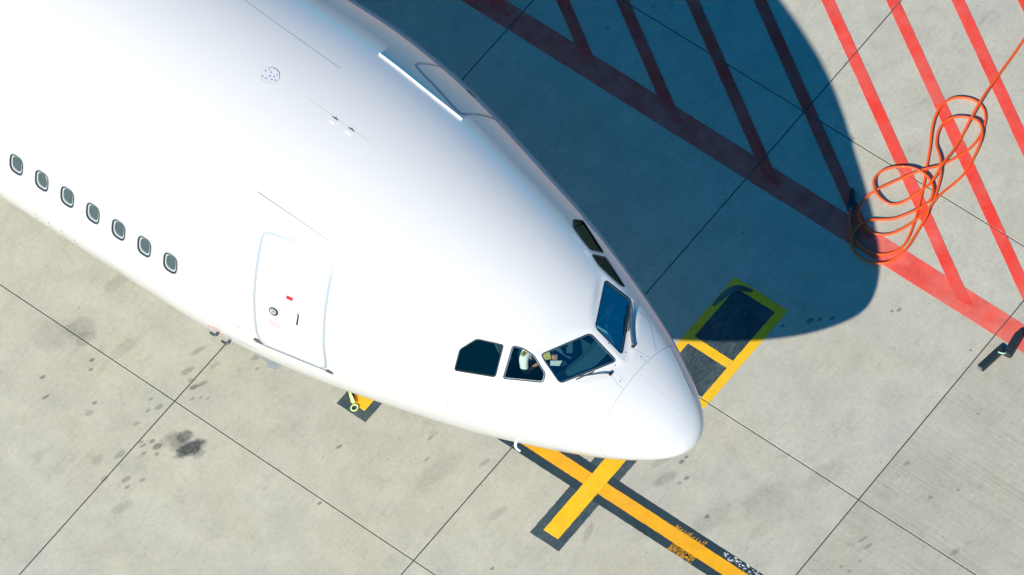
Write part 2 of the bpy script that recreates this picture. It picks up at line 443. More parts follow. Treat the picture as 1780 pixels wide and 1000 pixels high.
m_dark = paint('dark_paint', (0.016, 0.040, 0.050), 0.035, dirt=(0.02, 0.03, 0.03), dirt_amt=0.2)
m_dark2 = paint('worn_dark_paint', (0.022, 0.050, 0.062), 0.12, streak=(38, 6, 0.5, (0.20, 0.23, 0.24)), dirt=(0.02, 0.03, 0.03), dirt_amt=0.2)
m_dark3 = paint('streaked_dark_paint', (0.018, 0.042, 0.052), 0.07, streak=(40, 5, 0.75, (0.22, 0.25, 0.24)), dirt=(0.02, 0.03, 0.03), dirt_amt=0.2)
def rect(x0, y0, x1, y1): return [(x0, y0), (x1, y0), (x1, y1), (x0, y1)]
band = marking('red_line', rect(-24, 5.985, 24, 6.42), 0.004, m_red2, 'long faded red border line at the foot of the red hatching')
SL = 0.633
for xl in (-11.6, -9.7, -7.8, -5.85, -3.92, -2.19, -0.17, 1.79, 3.745, 5.61, 7.49, 9.4, 11.3, 13.2, 15.1):
    h = 7.5; wd = 0.375
    e = .27 if xl not in (-3.92, 1.79) else .2; marking('red_hatch_line', [(xl+e/SL, 6.421-e), (xl+wd+e/SL*.8, 6.421-e*.8), (xl+wd-h/SL, 6.421+h), (xl-h/SL, 6.421+h)], 0.0075, m_red)
# yellow framed box with a dark fill, half in the aircraft's shadow
bx0, bx1, by0, by1 = 0.972, 2.068, 2.13, 4.39
for r in (rect(bx0, by1-.15, bx1, by1), rect(bx1-.158, by0, bx1, by1-.151), rect(bx0, by0, bx0+.145, by1-.151), rect(bx0+.146, 2.95, bx1-.159, 3.112)):
    marking('yellow_line', r, 0.008, m_yel)
marking('dark_fill', rect(bx0+.146, 3.113, bx1-.159, by1-.151), 0.004, m_dark3)
marking('dark_fill', rect(bx0+.146, by0+.15, bx1-.159, 2.949), 0.004, m_dark3)
# guide line and stop bar with dark borders
marking('dark_border', rect(-22, -.272, 22, .262), 0.004, m_dark)
marking('guide_line', rect(-22, -.117, 1.334, .120), 0.008, m_ora, 'orange yellow aircraft guide line with dark borders')
marking('guide_line', rect(1.634, -.122, 22, .117), 0.008, m_ora)
for r in (rect(1.185, -1.326, 1.778, -.273), rect(1.185, .263, 1.778, 1.45)): marking('dark_border', r, 0.004, m_dark2)
marking('stop_bar', rect(1.335, -1.16, 1.632, 1.30), 0.0085, m_yel, 'yellow stop bar crossing the guide line')
# second, smaller bar, mostly below the fuselage
marking('dark_border', rect(-2.836, -1.290, -2.232, .9), 0.0045, m_dark2)
marking('stop_bar', rect(-2.678, -1.136, -2.376, .7), 0.0085, m_yel, 'short yellow bar peeking out from under the fuselage')
# tyre scuff across the corner of the yellow box
arc = catmull([(1.02, 3.74), (1.04, 4.0), (1.10, 4.18), (1.20, 4.28), (1.38, 4.34)], 6)
tn = np.gradient(arc, axis=0); tn /= np.linalg.norm(tn, axis=1)[:, None]; nn = np.stack([-tn[:, 1], tn[:, 0]], 1)
hw = 0.065*np.sin(np.linspace(.35, 2.8, len(arc)))[:, None]
V = [(*p, .0115) for p in arc+nn*hw]+[(*p, .0115) for p in arc-nn*hw]; n_ = len(arc)
mk('tyre_mark', V, [(i+1, i, i+n_, i+n_+1) for i in range(n_-1)], paint('tyre_scuff', (0.06, 0.08, 0.075), 0.5), ground)
# touched-up patch where yellow was dragged over the dark border
V = []; F = []
for k in range(250):
    low = k < 210
    x = (3.16+.47*rng.random()) if low else (3.02+.62*rng.random()); L_ = .02+.06*rng.random(); wd = .0025+.006*rng.random()
    if low: y = -.122-abs(rng.normal(0, .075)); y = max(y, -.268)
    else: y = .122+abs(rng.normal(0, .03))
    a = 1.35+rng.normal(0, .25); dx, dy = math.cos(a)*L_/2, math.sin(a)*L_/2; o = len(V)
    V += [(x-dx-wd, max(y-dy, -.275), .0063), (x-dx+wd, max(y-dy, -.275), .0063), (x+dx+wd*.6, y+dy, .0063), (x+dx-wd*.3, y+dy*1.05, .0063)]; F.append((o, o+1, o+2, o+3))
sm_ = mk('paint_smear', V, F, m_ora, ground); sm_['kind'] = 'stuff'
# white chips in the dark border
chips = simple('chipped_white', (0.72, 0.74, 0.72), 0.8)
V = []; F = []
for k in range(95):
    x = 3.95+1.1*rng.random()**1.0; y = .19+.055*rng.normal(0, 1)*(.35+.65*min(1, (x-3.8))); 
    if not (.13 < y < .255): continue
    r = .004+.014*rng.random()**2; m_ = 5+int(3*rng.random()); o = len(V)
    for i in range(m_): a = 2*math.pi*i/m_; V.append((x+r*(1+.5*rng.random())*math.cos(a)*1.3, y+r*(.6+.5*rng.random())*math.sin(a), .0062))
    F.append(tuple(range(o, o+m_)))
ch = mk('paint_chips', V, F, chips, ground); ch['kind'] = 'stuff'
# reflection painted as a bluish patch on the ground beside the fuselage
marking('reflection_patch', [(-4.62, -1.20), (-4.52, -1.355), (-4.30, -1.36), (-4.16, -1.42), (-4.03, -1.385), (-4.0, -1.0), (-4.5, -1.0)][::1], 0.0025,
        paint('reflection_colour', (0.33, 0.38, 0.36), 0.3), amp=.008)
# ---- measured shape of the nose: top, bottom and half width of the fuselage against sqrt(distance from the tip)
TAB = [[-0.6855,-0.6447,-0.6038,-0.5628,-0.5212,-0.4784,-0.4339,-0.3872,-0.3381,-0.287,-0.2347,-0.1821,-0.1302,-0.079,-0.0282,0.0231,0.0759,0.1311,0.189,0.2497,0.3135,0.3804,0.4506,0.5244,0.6023,0.6852,0.774,0.8697,0.9723,1.0794,1.1869,1.2905,1.3869,1.4754,1.5566,1.6319,1.7024,1.7688,1.8318,1.8923,1.9512,2.0094,2.0673,2.1251,2.183,2.241,2.2993,2.3576,2.4145,2.4682,2.5172,2.5606,2.5986,2.6321,2.6618,2.6883,2.712,2.7334,2.753,2.7707,2.7863,2.7991,2.8085,2.8146,2.8179,2.8193,2.8198,2.82,2.82,2.82,2.82,2.82,2.82,2.82,2.82,2.82,2.82,2.82,2.82,2.82,2.82],[-0.6855,-0.7109,-0.7363,-0.762,-0.7886,-0.817,-0.848,-0.8826,-0.9213,-0.9641,-1.0103,-1.0591,-1.1098,-1.162,-1.2154,-1.2698,-1.3247,-1.3796,-1.4346,-1.4896,-1.5448,-1.6004,-1.6566,-1.7134,-1.7707,-1.8284,-1.8862,-1.944,-2.0018,-2.0596,-2.1179,-2.1768,-2.2367,-2.2972,-2.3573,-2.4156,-2.4707,-2.5219,-2.569,-2.6124,-2.6523,-2.6891,-2.7229,-2.7532,-2.779,-2.7994,-2.8144,-2.8249,-2.832,-2.8366,-2.8388,-2.8389,-2.837,-2.8337,-2.8297,-2.826,-2.8232,-2.8214,-2.8205,-2.8201,-2.82,-2.82,-2.82,-2.82,-2.82,-2.82,-2.82,-2.82,-2.82,-2.82,-2.82,-2.82,-2.82,-2.82,-2.82,-2.82,-2.82,-2.82,-2.82,-2.82,-2.82],[0.0,0.0518,0.1035,0.1552,0.2065,0.2571,0.3068,0.3552,0.4024,0.4486,0.4942,0.5394,0.5848,0.6304,0.6763,0.723,0.7705,0.8193,0.8693,0.9204,0.9721,1.0242,1.0763,1.1282,1.18,1.2318,1.2837,1.3356,1.3878,1.4404,1.4936,1.5479,1.6035,1.6602,1.7176,1.7748,1.831,1.8859,1.9394,1.9924,2.0458,2.1004,2.1566,2.2143,2.2731,2.3324,2.392,2.4511,2.5089,2.5637,2.6144,2.6607,2.7026,2.7399,2.7715,2.796,2.8125,2.8216,2.8253,2.8257,2.8246,2.8231,2.8218,2.8209,2.8204,2.8201,2.82,2.82,2.82,2.82,2.82,2.82,2.82,2.82,2.82,2.82,2.82,2.82,2.82,2.82,2.82]]
SF = {
  'doorR': [(6.688,2.3468),(6.308,2.3198),(5.985,2.2935),(5.665,2.2685),(5.606,2.2763),(5.572,2.2937),(5.537,2.3615),(5.512,2.4245),(5.45,2.5885),(5.393,2.8103),(5.375,2.9395),(5.364,3.0896),(5.372,3.1878),(5.436,3.2576),(5.702,3.2398),(5.988,3.2277),(6.437,3.2276),(6.517,3.1689),(6.529,3.0391),(6.548,2.9109),(6.592,2.7598),(6.632,2.6356),(6.682,2.5092),(6.737,2.3899),(6.732,2.3617)],
  'sill': [(6.547,3.2034),(6.488,3.2386),(5.997,3.2453),(5.399,3.2704),(5.32,3.2832)],
  'sillA': [(6.63,3.2049),(6.553,3.183),(6.51,3.203),(6.441,3.2353),(6.581,3.2409),(6.621,3.2293)],
  'sillB': [(5.443,3.2708),(5.367,3.2397),(5.305,3.2543),(5.286,3.2903),(5.376,3.2919)],
  'doorL': [(6.512,0.4566),(6.555,0.5536),(6.591,0.6355),(6.646,0.7218),(6.685,0.7934),(6.667,0.8254),(6.51,0.8493),(6.229,0.8614),(6.002,0.8755),(5.72,0.8972),(5.584,0.8958),(5.521,0.8623),(5.467,0.7531),(5.41,0.634),(5.359,0.5508)],
  'markL': [(6.01,0.5447),(5.854,0.5332)],
  'gutter': [(7.113,0.9942),(6.697,0.9889),(6.272,0.9831),(5.859,0.968),(5.452,0.9433)],
  'vent': [(8.015,1.5749),(7.943,1.5421),(8.086,1.5391)],
  'fix': [(6.756,1.5812),(6.449,1.579)],
  'handle': [(6.235,2.8375)],
  'red': [(6.02,2.682)],
  'arrow': [(5.841,2.78),(5.818,2.8667)],
  'seam1': [(7.122,2.1642),(6.702,2.1755),(6.301,2.1871),(5.895,2.2015),(5.496,2.2178)],
  'seam2': [(9.26,1.2486),(8.764,1.2601),(8.263,1.2691),(7.768,1.2752),(7.287,1.2736)],
  'seam3': [(7.288,1.5563),(6.889,1.5588),(6.495,1.5597),(6.101,1.556)],
  'n1': [(1.68,0.8346),(1.529,0.7682),(1.324,0.8669),(1.117,1.0117)],
  'n2': [(1.375,1.3448),(1.248,1.2786),(1.097,1.2075)],
  'n3': [(1.194,1.3144),(1.083,1.3086)],
  'n4': [(1.332,1.8395),(1.206,1.8674),(1.087,1.8896)],
  'n5': [(1.272,1.7576),(1.119,1.7787)],
  'l1': [(1.061,1.54),(0.858,1.5234),(0.656,1.5008),(0.497,1.4696),(0.184,1.4502)],
  'l2': [(1.077,0.6711),(0.824,0.7008),(0.573,0.7394),(0.381,0.7574)],
  'screws': [(1.621,1.5402),(1.368,1.4329),(1.192,1.3114),(1.368,1.6891),(1.19,1.8186),(3.392,3.1941),(6.87,3.1541)],
  'wipR': [(1.35,1.8277),(1.443,1.9134),(1.558,2.0106),(1.677,2.1068)],
  'bladR': [(1.69,2.1575),(1.616,2.0587),(1.544,1.9465)],
  'wipL': [(1.361,1.296),(1.547,1.1337),(1.703,0.9834),(1.824,0.8894)],
  'bladL': [(1.734,0.9994),(1.639,1.1142),(1.55,1.2247)],
  'probes': [(7.423,3.3841),(7.346,3.4612),(2.474,3.735)],
  'bracket': [(7.565,3.3814),(7.425,3.3732),(7.311,3.3964)],
  'dots': [(11.008,3.2963),(11.024,3.354),(10.754,3.3073),(10.752,3.3522),(10.482,3.3058),(10.502,3.3669),(10.236,3.3252),(10.255,3.3829)],
  'W': [(11.258,2.8721),(10.71,2.8678),(10.191,2.8724),(9.674,2.8762),(9.159,2.8767),(8.633,2.8806),(8.125,2.8834)],
  'cR': [(2.257,2.1359),(1.892,1.5822),(1.383,1.6269),(1.858,2.303)],
  'cL': [(2.265,0.9708),(1.884,1.5019),(1.382,1.5115),(1.85,0.826)],
  'fR': [(2.651,2.2291),(2.509,2.193),(2.328,2.1938),(2.079,2.297),(2.057,2.4062),(2.6,2.5835)],
  'fL': [(2.648,0.92),(2.538,0.7243),(2.042,0.7715),(2.093,0.8398),(2.282,0.8917),(2.47,0.9375)],
  'rR': [(3.15,2.3367),(2.763,2.2596),(2.704,2.6091),(3.308,2.7045),(3.324,2.4979)],
  'rL': [(3.252,0.7676),(3.201,0.6256),(2.61,0.6962),(2.72,0.8974),(3.113,0.8667)],
}
CABLE = [(1.7,17.5),(1.819,14.779),(1.913,13.016),(2.027,11.564),(2.104,10.815),(2.155,10.3),(2.19,9.9),(2.222,9.65),(2.258,9.4),(2.305,9.127),(2.377,8.76),(2.448,8.393),(2.475,8.088),(2.514,7.793),(2.508,7.558),(2.442,7.326),(2.338,7.09),(2.193,6.963),(1.996,6.96),(1.841,7.033),(1.729,7.183),(1.73,7.369),(1.837,7.547),(2.02,7.678),(2.214,7.739),(2.423,7.728),(2.599,7.624),(2.707,7.425),(2.68,7.221),(2.591,7.019),(2.438,6.795),(2.246,6.624),(2.134,6.507),(2.06,6.339),(2.07,6.14),(2.191,5.952),(2.406,5.878),(2.665,5.904),(2.846,6.035),(2.909,6.217),(2.939,6.444),(2.891,6.776),(2.843,7.109),(2.783,7.296),(2.776,7.52),(2.809,7.798),(2.847,8.125),(2.798,8.46),(2.701,8.807),(2.58,8.999),(2.425,9.073),(2.223,9.022),(2.071,8.903),(2.003,8.724),(2.037,8.516),(2.154,8.321),(2.333,8.172),(2.435,8.06),(2.584,7.844),(2.705,7.562),(2.783,7.296),(2.765,7.053),(2.694,6.772),(2.539,6.5),(2.32,6.365),(2.101,6.391),(1.924,6.494),(1.829,6.701),(1.847,6.945),(1.954,7.229),(2.114,7.552),(2.26,7.786),(2.419,8.002),(2.538,8.273),(2.634,8.574),(2.631,8.849),(2.552,9.118),(2.417,9.3),(2.238,9.381),(2.055,9.358),(1.867,9.232),(1.778,9.028),(1.808,8.77),(1.914,8.52),(2.09,8.229),(2.253,7.929),(2.415,7.63),(2.564,7.322),(2.732,6.937),(2.85,6.563),(2.832,6.321),(2.669,6.113),(2.443,6.042),(2.224,6.067),(2.035,6.16),(1.88,6.324),(1.759,6.49)]
# ------------------------------------------------------------------ the airliner
XN, YO, ZC, YAW, PIT = 4.13911, -0.44848, 5.2792, 0.00623, 0.01884
TAB = np.array(TAB); TT = np.linspace(0, 4, TAB.shape[1])
def cubic(x, ys):
    u = np.clip(np.asarray(x, float)/TT[1], 0, len(ys)-1.0001); i = u.astype(int); t = u-i
    g = lambda k: ys[np.clip(k, 0, len(ys)-1)]
    p0 = np.where(i == 0, 2*g(i)-g(i+1), g(i-1)); p1, p2, p3 = g(i), g(i+1), g(i+2)
    return 0.5*((2*p1)+(-p0+p2)*t+(2*p0-5*p1+4*p2-p3)*t*t+(-p0+3*p1-3*p2+p3)*t**3)
def to_world(s, y, z):
    cy, sy, cp, sp = math.cos(YAW), math.sin(YAW), math.cos(PIT), math.sin(PIT)
    x = -np.asarray(s, float)+6; X = x*cp-z*sp; Z = x*sp+z*cp
    return np.stack(np.broadcast_arrays(XN-6+X*cy-y*sy, YO+X*sy+y*cy, ZC+Z), -1)
def raw(s, th, inset=0.0):
    s = np.asarray(s, float); th = np.asarray(th, float); t = np.sqrt(np.clip(s, 0, 16))
    a, b, c = cubic(t, TAB[0])-inset, cubic(t, TAB[1])+inset, np.maximum(cubic(t, TAB[2])-inset, 0)
    z0 = TAB[0][0]*np.exp(-s/1.8); C_, S_ = np.cos(th), np.sin(th)
    return to_world(s, c*C_, z0+np.where(S_ > 0, a-z0, z0-b)*S_)
def nrm_raw(s, th):
    e = 1e-3; s = np.maximum(np.asarray(s, float), 2e-3)
    ds = raw(s+e, th)-raw(s-e, th); dt = raw(s, np.asarray(th)+e)-raw(s, np.asarray(th)-e)
    n = np.cross(ds, dt); return n/(np.linalg.norm(n, axis=-1, keepdims=True)+1e-12)
_n = nrm_raw(5.0, 1.57); SGN = 1.0 if _n[2] > 0 else -1.0

# flat cockpit glass: the skin is pressed flat around each pane
class Pane: pass
PANES = []
def rounded(poly, r, k=6):
    """round the corners of a 2D polygon"""
    P = [np.asarray(p, float) for p in poly]; out = []; n = len(P)
    for i in range(n):
        a, b, c = P[i-1], P[i], P[(i+1) % n]; u = a-b; v = c-b; lu, lv = np.linalg.norm(u), np.linalg.norm(v)
        rr = (r[i] if isinstance(r, (list, tuple)) else r); rr = min(rr, lu*.45, lv*.45)
        p, q = b+u/lu*rr, b+v/lv*rr
        for j in range(k+1):
            t = j/k; out.append((1-t)**2*p+2*t*(1-t)*b+t*t*q)
    return np.array(out)
sym = lambda a, b: [((x[0]+y[0])/2, (math.pi-x[1]+y[1])/2) for x, y in zip(a, b)]
front = sym(SF['cR'], SF['cL'])
for key, pts, rad in (('front', [(s, math.pi-t) for s, t in front], .075), ('front', front, .075),
                      ('side', SF['fR'], .05), ('side', SF['fL'], .05), ('rear', SF['rR'], .05), ('rear', SF['rL'], .05)):
    X = np.array([raw(s, t) for s, t in pts]); c = X.mean(0)
    _, _, vt = np.linalg.svd(X-c); n = vt[2]
    nr = SGN*nrm_raw(np.mean([p[0] for p in pts]), np.mean([p[1] for p in pts]))
    if np.dot(n, nr) < 0: n = -n
    ex = np.array([-1.0, 0, 0]); ex -= n*np.dot(ex, n); ex /= np.linalg.norm(ex); ey = np.cross(n, ex)
    p = Pane(); p.key = key; p.c = c+n*.004; p.n = n; p.ex = ex; p.ey = ey
    q = np.stack([(X-c)@ex, (X-c)@ey], 1)
    ar = sum(q[i][0]*q[(i+1) % len(q)][1]-q[(i+1) % len(q)][0]*q[i][1] for i in range(len(q)))
    if ar < 0: q = q[::-1]
    p.poly = rounded(q, rad); p.hull = q
    PANES.append(p)
def poly_dist(q, poly):
    """signed distance-like value outside a convex polygon"""
    d = np.full(q.shape[:-1], -1e9)
    for i in range(len(poly)):
        a, b = poly[i], poly[(i+1) % len(poly)]; e = b-a; L = np.linalg.norm(e)
        if L < 1e-6: continue
        d = np.maximum(d, ((q-a)@np.array([e[1], -e[0]]))/L)
    return d
def skin(s, th, off=0.0):
    X = raw(s, th)
    if off is not None and np.any(off): X = X+SGN*nrm_raw(s, th)*np.asarray(off)[..., None] if np.ndim(off) else X+SGN*nrm_raw(s, th)*off
    o = off if np.ndim(off) else float(off)
    for p in PANES:
        r = X-p.c; e = r@p.n-o
        q = np.stack([r@p.ex, r@p.ey], -1); d = poly_dist(q, p.hull)
        w_ = np.clip(1-(d-.03)/.16, 0, 1); w_ = w_*w_*(3-2*w_)
        w_ = np.where(np.abs(e) < .4, w_, 0)
        k = .006; sp_ = np.where(e/k > 30, e, k*np.log1p(np.exp(np.clip(e/k, -60, 30))))
        # push in where the skin bulges over the glass plane, draw out slightly where it sags
        sag = np.where(e < 0, np.clip(e, -.08, 0), 0)*np.clip(1-(d+.0)/.10, 0, 1)
        X = X-(w_*sp_+sag)[..., None]*p.n
    return X
def snrm(s, th):
    e = 2e-3; s = np.maximum(np.asarray(s, float), 3e-3)
    ds = skin(s+e, th)-skin(s-e, th); dt = skin(s, np.asarray(th)+e)-skin(s, np.asarray(th)-e)
    n = SGN*np.cross(ds, dt); return n/(np.linalg.norm(n, axis=-1, keepdims=True)+1e-12)

# materials of the aircraft
def aircraft_paint(name, col, rough=0.32, coat=1.0):
    m, nt_, b = newmat(name); n = N(nt_)
    tc = n.new('ShaderNodeTexCoord').outputs['Object']
    big = n.noise(n.map(tc, (.25, 1, 1)), 1.2, 5, 0.6); fine = n.noise(tc, 18, 6, 0.7)
    c = n.mix(n.rng(big, .35, .7), tuple(x*.985 for x in col), col)
    c = n.mix(n.rng(fine, .55, .85, 0, .10), c, tuple(x*.85 for x in col))
    n.put(b.inputs['Base Color'], c); b.inputs['Roughness'].default_value = rough
    b.inputs['Coat Weight'].default_value = coat; b.inputs['Coat Roughness'].default_value = 0.03; b.inputs['Coat IOR'].default_value = 1.75; b.inputs['Diffuse Roughness'].default_value = 0.35
    wav = n.noise(n.map(tc, (.8, 1, 1)), 1.7, 2, 0.5)
    bm_ = n.bump(wav, 0.10, 0.012); n.put(b.inputs['Coat Normal'], bm_); n.put(b.inputs['Normal'], n.bump(wav, 0.08, 0.012))
    return m
m_white = aircraft_paint('white_aircraft_paint', (0.78, 0.755, 0.70))
m_radome = aircraft_paint('white_radome_paint', (0.78, 0.755, 0.705), 0.36)
m_inner = simple('interior_lining', (0.06, 0.10, 0.095), 0.8)
m_reveal = simple('window_reveal', (0.55, 0.57, 0.56), 0.5)
m_gasket = simple('black_rubber_gasket', (0.012, 0.018, 0.02), 0.45)
m_metal = simple('bare_metal', (0.62, 0.64, 0.65), 0.35, 0.9)
m_dkmetal = simple('dark_metal', (0.07, 0.085, 0.095), 0.45, 0.6)
m_line = simple('door_outline_paint', (0.40, 0.425, 0.43), 0.4, coat=.3)
m_seam = simple('panel_seam_grey', (0.38, 0.39, 0.38), 0.7)  # even grey for the panel seams and the vent rim
m_dseam = simple('dark_seam_sealant', (0.11, 0.12, 0.115), 0.7)
m_scuff = simple('scuff_plate_metal', (0.16, 0.16, 0.155), 0.5, 0.5, var=.2)
m_black = simple('black_print', (0.012, 0.014, 0.016), 0.5)
m_redp = simple('red_print', (0.62, 0.012, 0.02), 0.5)
m_pinkp = simple('faded_red_print', (.50, .28, .27), 0.5)
m_greyp = simple('faded_grey_print', (.36, .37, .37), 0.5)
def glass(name, tintc, refl, refcol=(.55, .85, 1.0)):
    m = bpy.data.materials.new(name); m.use_nodes = True; t = m.node_tree; t.nodes.clear(); n = N(t)
    tr = n.new('ShaderNodeBsdfTransparent'); tr.inputs[0].default_value = (*tintc, 1)
    gl = n.new('ShaderNodeBsdfGlossy'); gl.inputs[0].default_value = (*refcol, 1); gl.inputs['Roughness'].default_value = 0.02
    fr = n.new('ShaderNodeFresnel'); fr.inputs[0].default_value = 1.55
    ms = n.new('ShaderNodeMixShader'); n.put(ms.inputs[0], n.math('ADD', fr.outputs[0], refl, clamp=True))
    t.links.new(tr.outputs[0], ms.inputs[1]); t.links.new(gl.outputs[0], ms.inputs[2])
    o = n.new('ShaderNodeOutputMaterial'); t.links.new(ms.outputs[0], o.inputs[0]); return m
m_glass = glass('windshield_glass', (.84, .97, .95), .06, (.25, .85, .90))
m_sglass = glass('side_window_glass', (.93, .98, .96), .0, (.20, .38, .38))
m_cabglass = simple('cabin_window_pane', (0.040, 0.085, 0.088), 0.08, coat=1.0, coat_rough=.02, spec=.6)

BASE = (-2.0, YO, 0.0)
plane = thing('airliner', BASE, 'white wide-body passenger jet parked nose-first on the guide line', 'airplane')

# outer skin grids
def shell(t0, t1, nt_, nth, fn, cap0, cap1, tail=None):
    ts = np.linspace(t0, t1, nt_) if tail is None else np.concatenate([np.linspace(t0, t1, nt_), tail])
    th = np.linspace(0, 2*math.pi, nth+1)[:-1]+math.pi/nth
    s = ts**2; Sg, Tg = np.meshgrid(s, th, indexing='ij'); V = fn(Sg, Tg).reshape(-1, 3)
    n = len(ts); F = []
    for i in range(n-1):
        for k in range(nth):
            F.append((i*nth+k, i*nth+(k+1) % nth, (i+1)*nth+(k+1) % nth, (i+1)*nth+k))
    V = list(V)
    if cap0 == 'pole':
        V.append(fn(np.array(0.0), np.array(0.0))); c = len(V)-1
        F += [(c, (k+1) % nth, k) for k in range(nth)]
    elif cap0: F.append(tuple(range(nth))[::-1])
    if cap1: F.append(tuple((n-1)*nth+k for k in range(nth)))
    return V, F
def orient(me, outward=True):
    bm = bmesh.new(); bm.from_mesh(me); bmesh.ops.recalc_face_normals(bm, faces=bm.faces)
    if not outward: bmesh.ops.reverse_faces(bm, faces=bm.faces)
    bm.to_mesh(me); bm.free()
S_RAD = 1.088
tail_t = np.sqrt(np.array([18., 21, 25, 30, 34]))
V1, F1 = shell(math.sqrt(S_RAD+.004), 4.0, 300, 192, skin, True, True, tail_t)
V2, F2 = shell(math.sqrt(S_RAD+.10), 4.0, 70, 64, lambda s, t: raw(s, t, .075), True, True, tail_t[:-1])
def build_solid(name, V1, F1, V2, F2, mats):
    me = bpy.data.meshes.new(name)
    o1 = len(V1); me.from_pydata([tuple(v) for v in V1], [], F1); orient(me, True)
    me2 = bpy.data.meshes.new('t')
    if V2:
        me2.from_pydata([tuple(v) for v in V2], [], F2); orient(me2, False)
    bm = bmesh.new(); bm.from_mesh(me)
    for f in bm.faces: f.material_index = 0
    if V2:
        n0 = len(bm.faces); bm.from_mesh(me2); bm.faces.ensure_lookup_table()
        for f in bm.faces[n0:]: f.material_index = 1
    bm.to_mesh(me); bm.free(); bpy.data.meshes.remove(me2)
    for q in mats: me.materials.append(q)
    return me
me = build_solid('fuselage', V1, F1, V2, F2, [m_white, m_inner, m_reveal])
fus = bpy.data.objects.new('fuselage', me); COL.objects.link(fus)

# reference skin for shading normals
REFV, REFF = shell(0.02, 4.0, 420, 240, skin, False, False, tail_t)
REFV = np.array(REFV)
_ts = np.concatenate([np.linspace(0.02, 4.0, 420), tail_t]); _th = np.linspace(0, 2*math.pi, 241)[:-1]+math.pi/240
_S, _T = np.meshgrid(_ts**2, _th, indexing='ij'); REFN = snrm(_S, _T).reshape(-1, 3)
BVH = BVHTree.FromPolygons([Vector(v) for v in REFV], REFF)
def skin_normals(me, offset, idx=0, tol=.03):
    """shade a mesh lying on the skin with the skin's own smooth normals; other faces stay flat"""
    nl = np.zeros((len(me.loops), 3)); cache = {}
    off = Vector(offset)
    for p in me.polygons:
        use = p.material_index == idx
        pn = p.normal
        if use:
            loc, n0, fi, dist = BVH.find_nearest(p.center+off)
            use = dist is not None and dist < tol and abs(pn.dot(Vector(REFN[REFF[fi][0]]))) > .8
        for li in p.loop_indices:
            if not use: nl[li] = pn; continue
            vi = me.loops[li].vertex_index
            if vi not in cache:
                loc, n0, fi, dist = BVH.find_nearest(me.vertices[vi].co+off)
                f = REFF[fi]; W_ = np.array([1/((loc-Vector(REFV[j])).length+1e-4)**2 for j in f])
                q = (REFN[list(f)]*W_[:, None]).sum(0); cache[vi] = q/np.linalg.norm(q)
            nl[li] = cache[vi]
    me.polygons.foreach_set('use_smooth', [True]*len(me.polygons))
    me.normals_split_custom_set([tuple(x) for x in nl])

# cutters: cockpit panes, cabin windows, door porthole
cutV, cutF = [], []
def add_cutter(ring, n, up, down):
    o = len(cutV); k = len(ring)
    for p in ring: cutV.append(tuple(p+n*up))
    for p in ring: cutV.append(tuple(p-n*down))
    cutF.append(tuple(range(o, o+k))); cutF.append(tuple(range(o+k, o+2*k))[::-1])
    for i in range(k): cutF.append((o+i, o+k+i, o+k+(i+1) % k, o+(i+1) % k))
for p in PANES:
    p.ring = np.array([p.c+p.ex*x+p.ey*y for x, y in p.poly]); add_cutter(p.ring, p.n, .25, .45)
def local(s, th):
    X = skin(s, th); n = snrm(s, th); a = skin(s+.01, th)-skin(s-.01, th); a -= n*np.dot(a, n); a /= np.linalg.norm(a); b = np.cross(n, a)
    if b[2] < 0: b = -b
    return X, n, a, b
def superell(a, b, e, k=36):
    t = np.linspace(0, 2*math.pi, k+1)[:-1]
    return np.stack([a*np.sign(np.cos(t))*np.abs(np.cos(t))**(2/e), b*np.sign(np.sin(t))*np.abs(np.sin(t))**(2/e)], 1)
CAB = [(s, 2.876) for s, t in SF['W']]
CAB = [(8.125+.5222*k, 2.877) for k in range(10)]
cab_loc = [local(s, t) for s, t in CAB]
cab_in = superell(.118, .180, 3.0)
for X, n, a, b in cab_loc: add_cutter(np.array([X+a*u+b*v for u, v in cab_in]), n, .06, .20)
cme = bpy.data.meshes.new('cutter'); cme.from_pydata(cutV, [], cutF); orient(cme)
for q in (m_white, m_inner, m_reveal): cme.materials.append(q)
cme.polygons.foreach_set('material_index', [2]*len(cme.polygons))
cob = bpy.data.objects.new('cutter', cme); COL.objects.link(cob)
md = fus.modifiers.new('cut', 'BOOLEAN'); md.operation = 'DIFFERENCE'; md.object = cob; md.solver = 'EXACT'
dg = bpy.context.evaluated_depsgraph_get(); dg.update()
nm = bpy.data.meshes.new_from_object(fus.evaluated_get(dg)); fus.modifiers.clear(); fus.data = nm; nm.name = 'fuselage'
bpy.data.objects.remove(cob); bpy.data.meshes.remove(cme)
nm.transform(Matrix.Translation(-Vector(BASE))); fus.parent = plane
skin_normals(nm, BASE)
print('fuselage faces', len(nm.polygons))
# radome
V1, F1 = shell(.02, math.sqrt(S_RAD-.004), 110, 192, skin, 'pole', True)
me = build_solid('radome', V1, F1, None, None, [m_radome]); me.transform(Matrix.Translation(-Vector(BASE)))
radome = bpy.data.objects.new('radome', me); COL.objects.link(radome); radome.parent = plane; skin_normals(me, BASE)

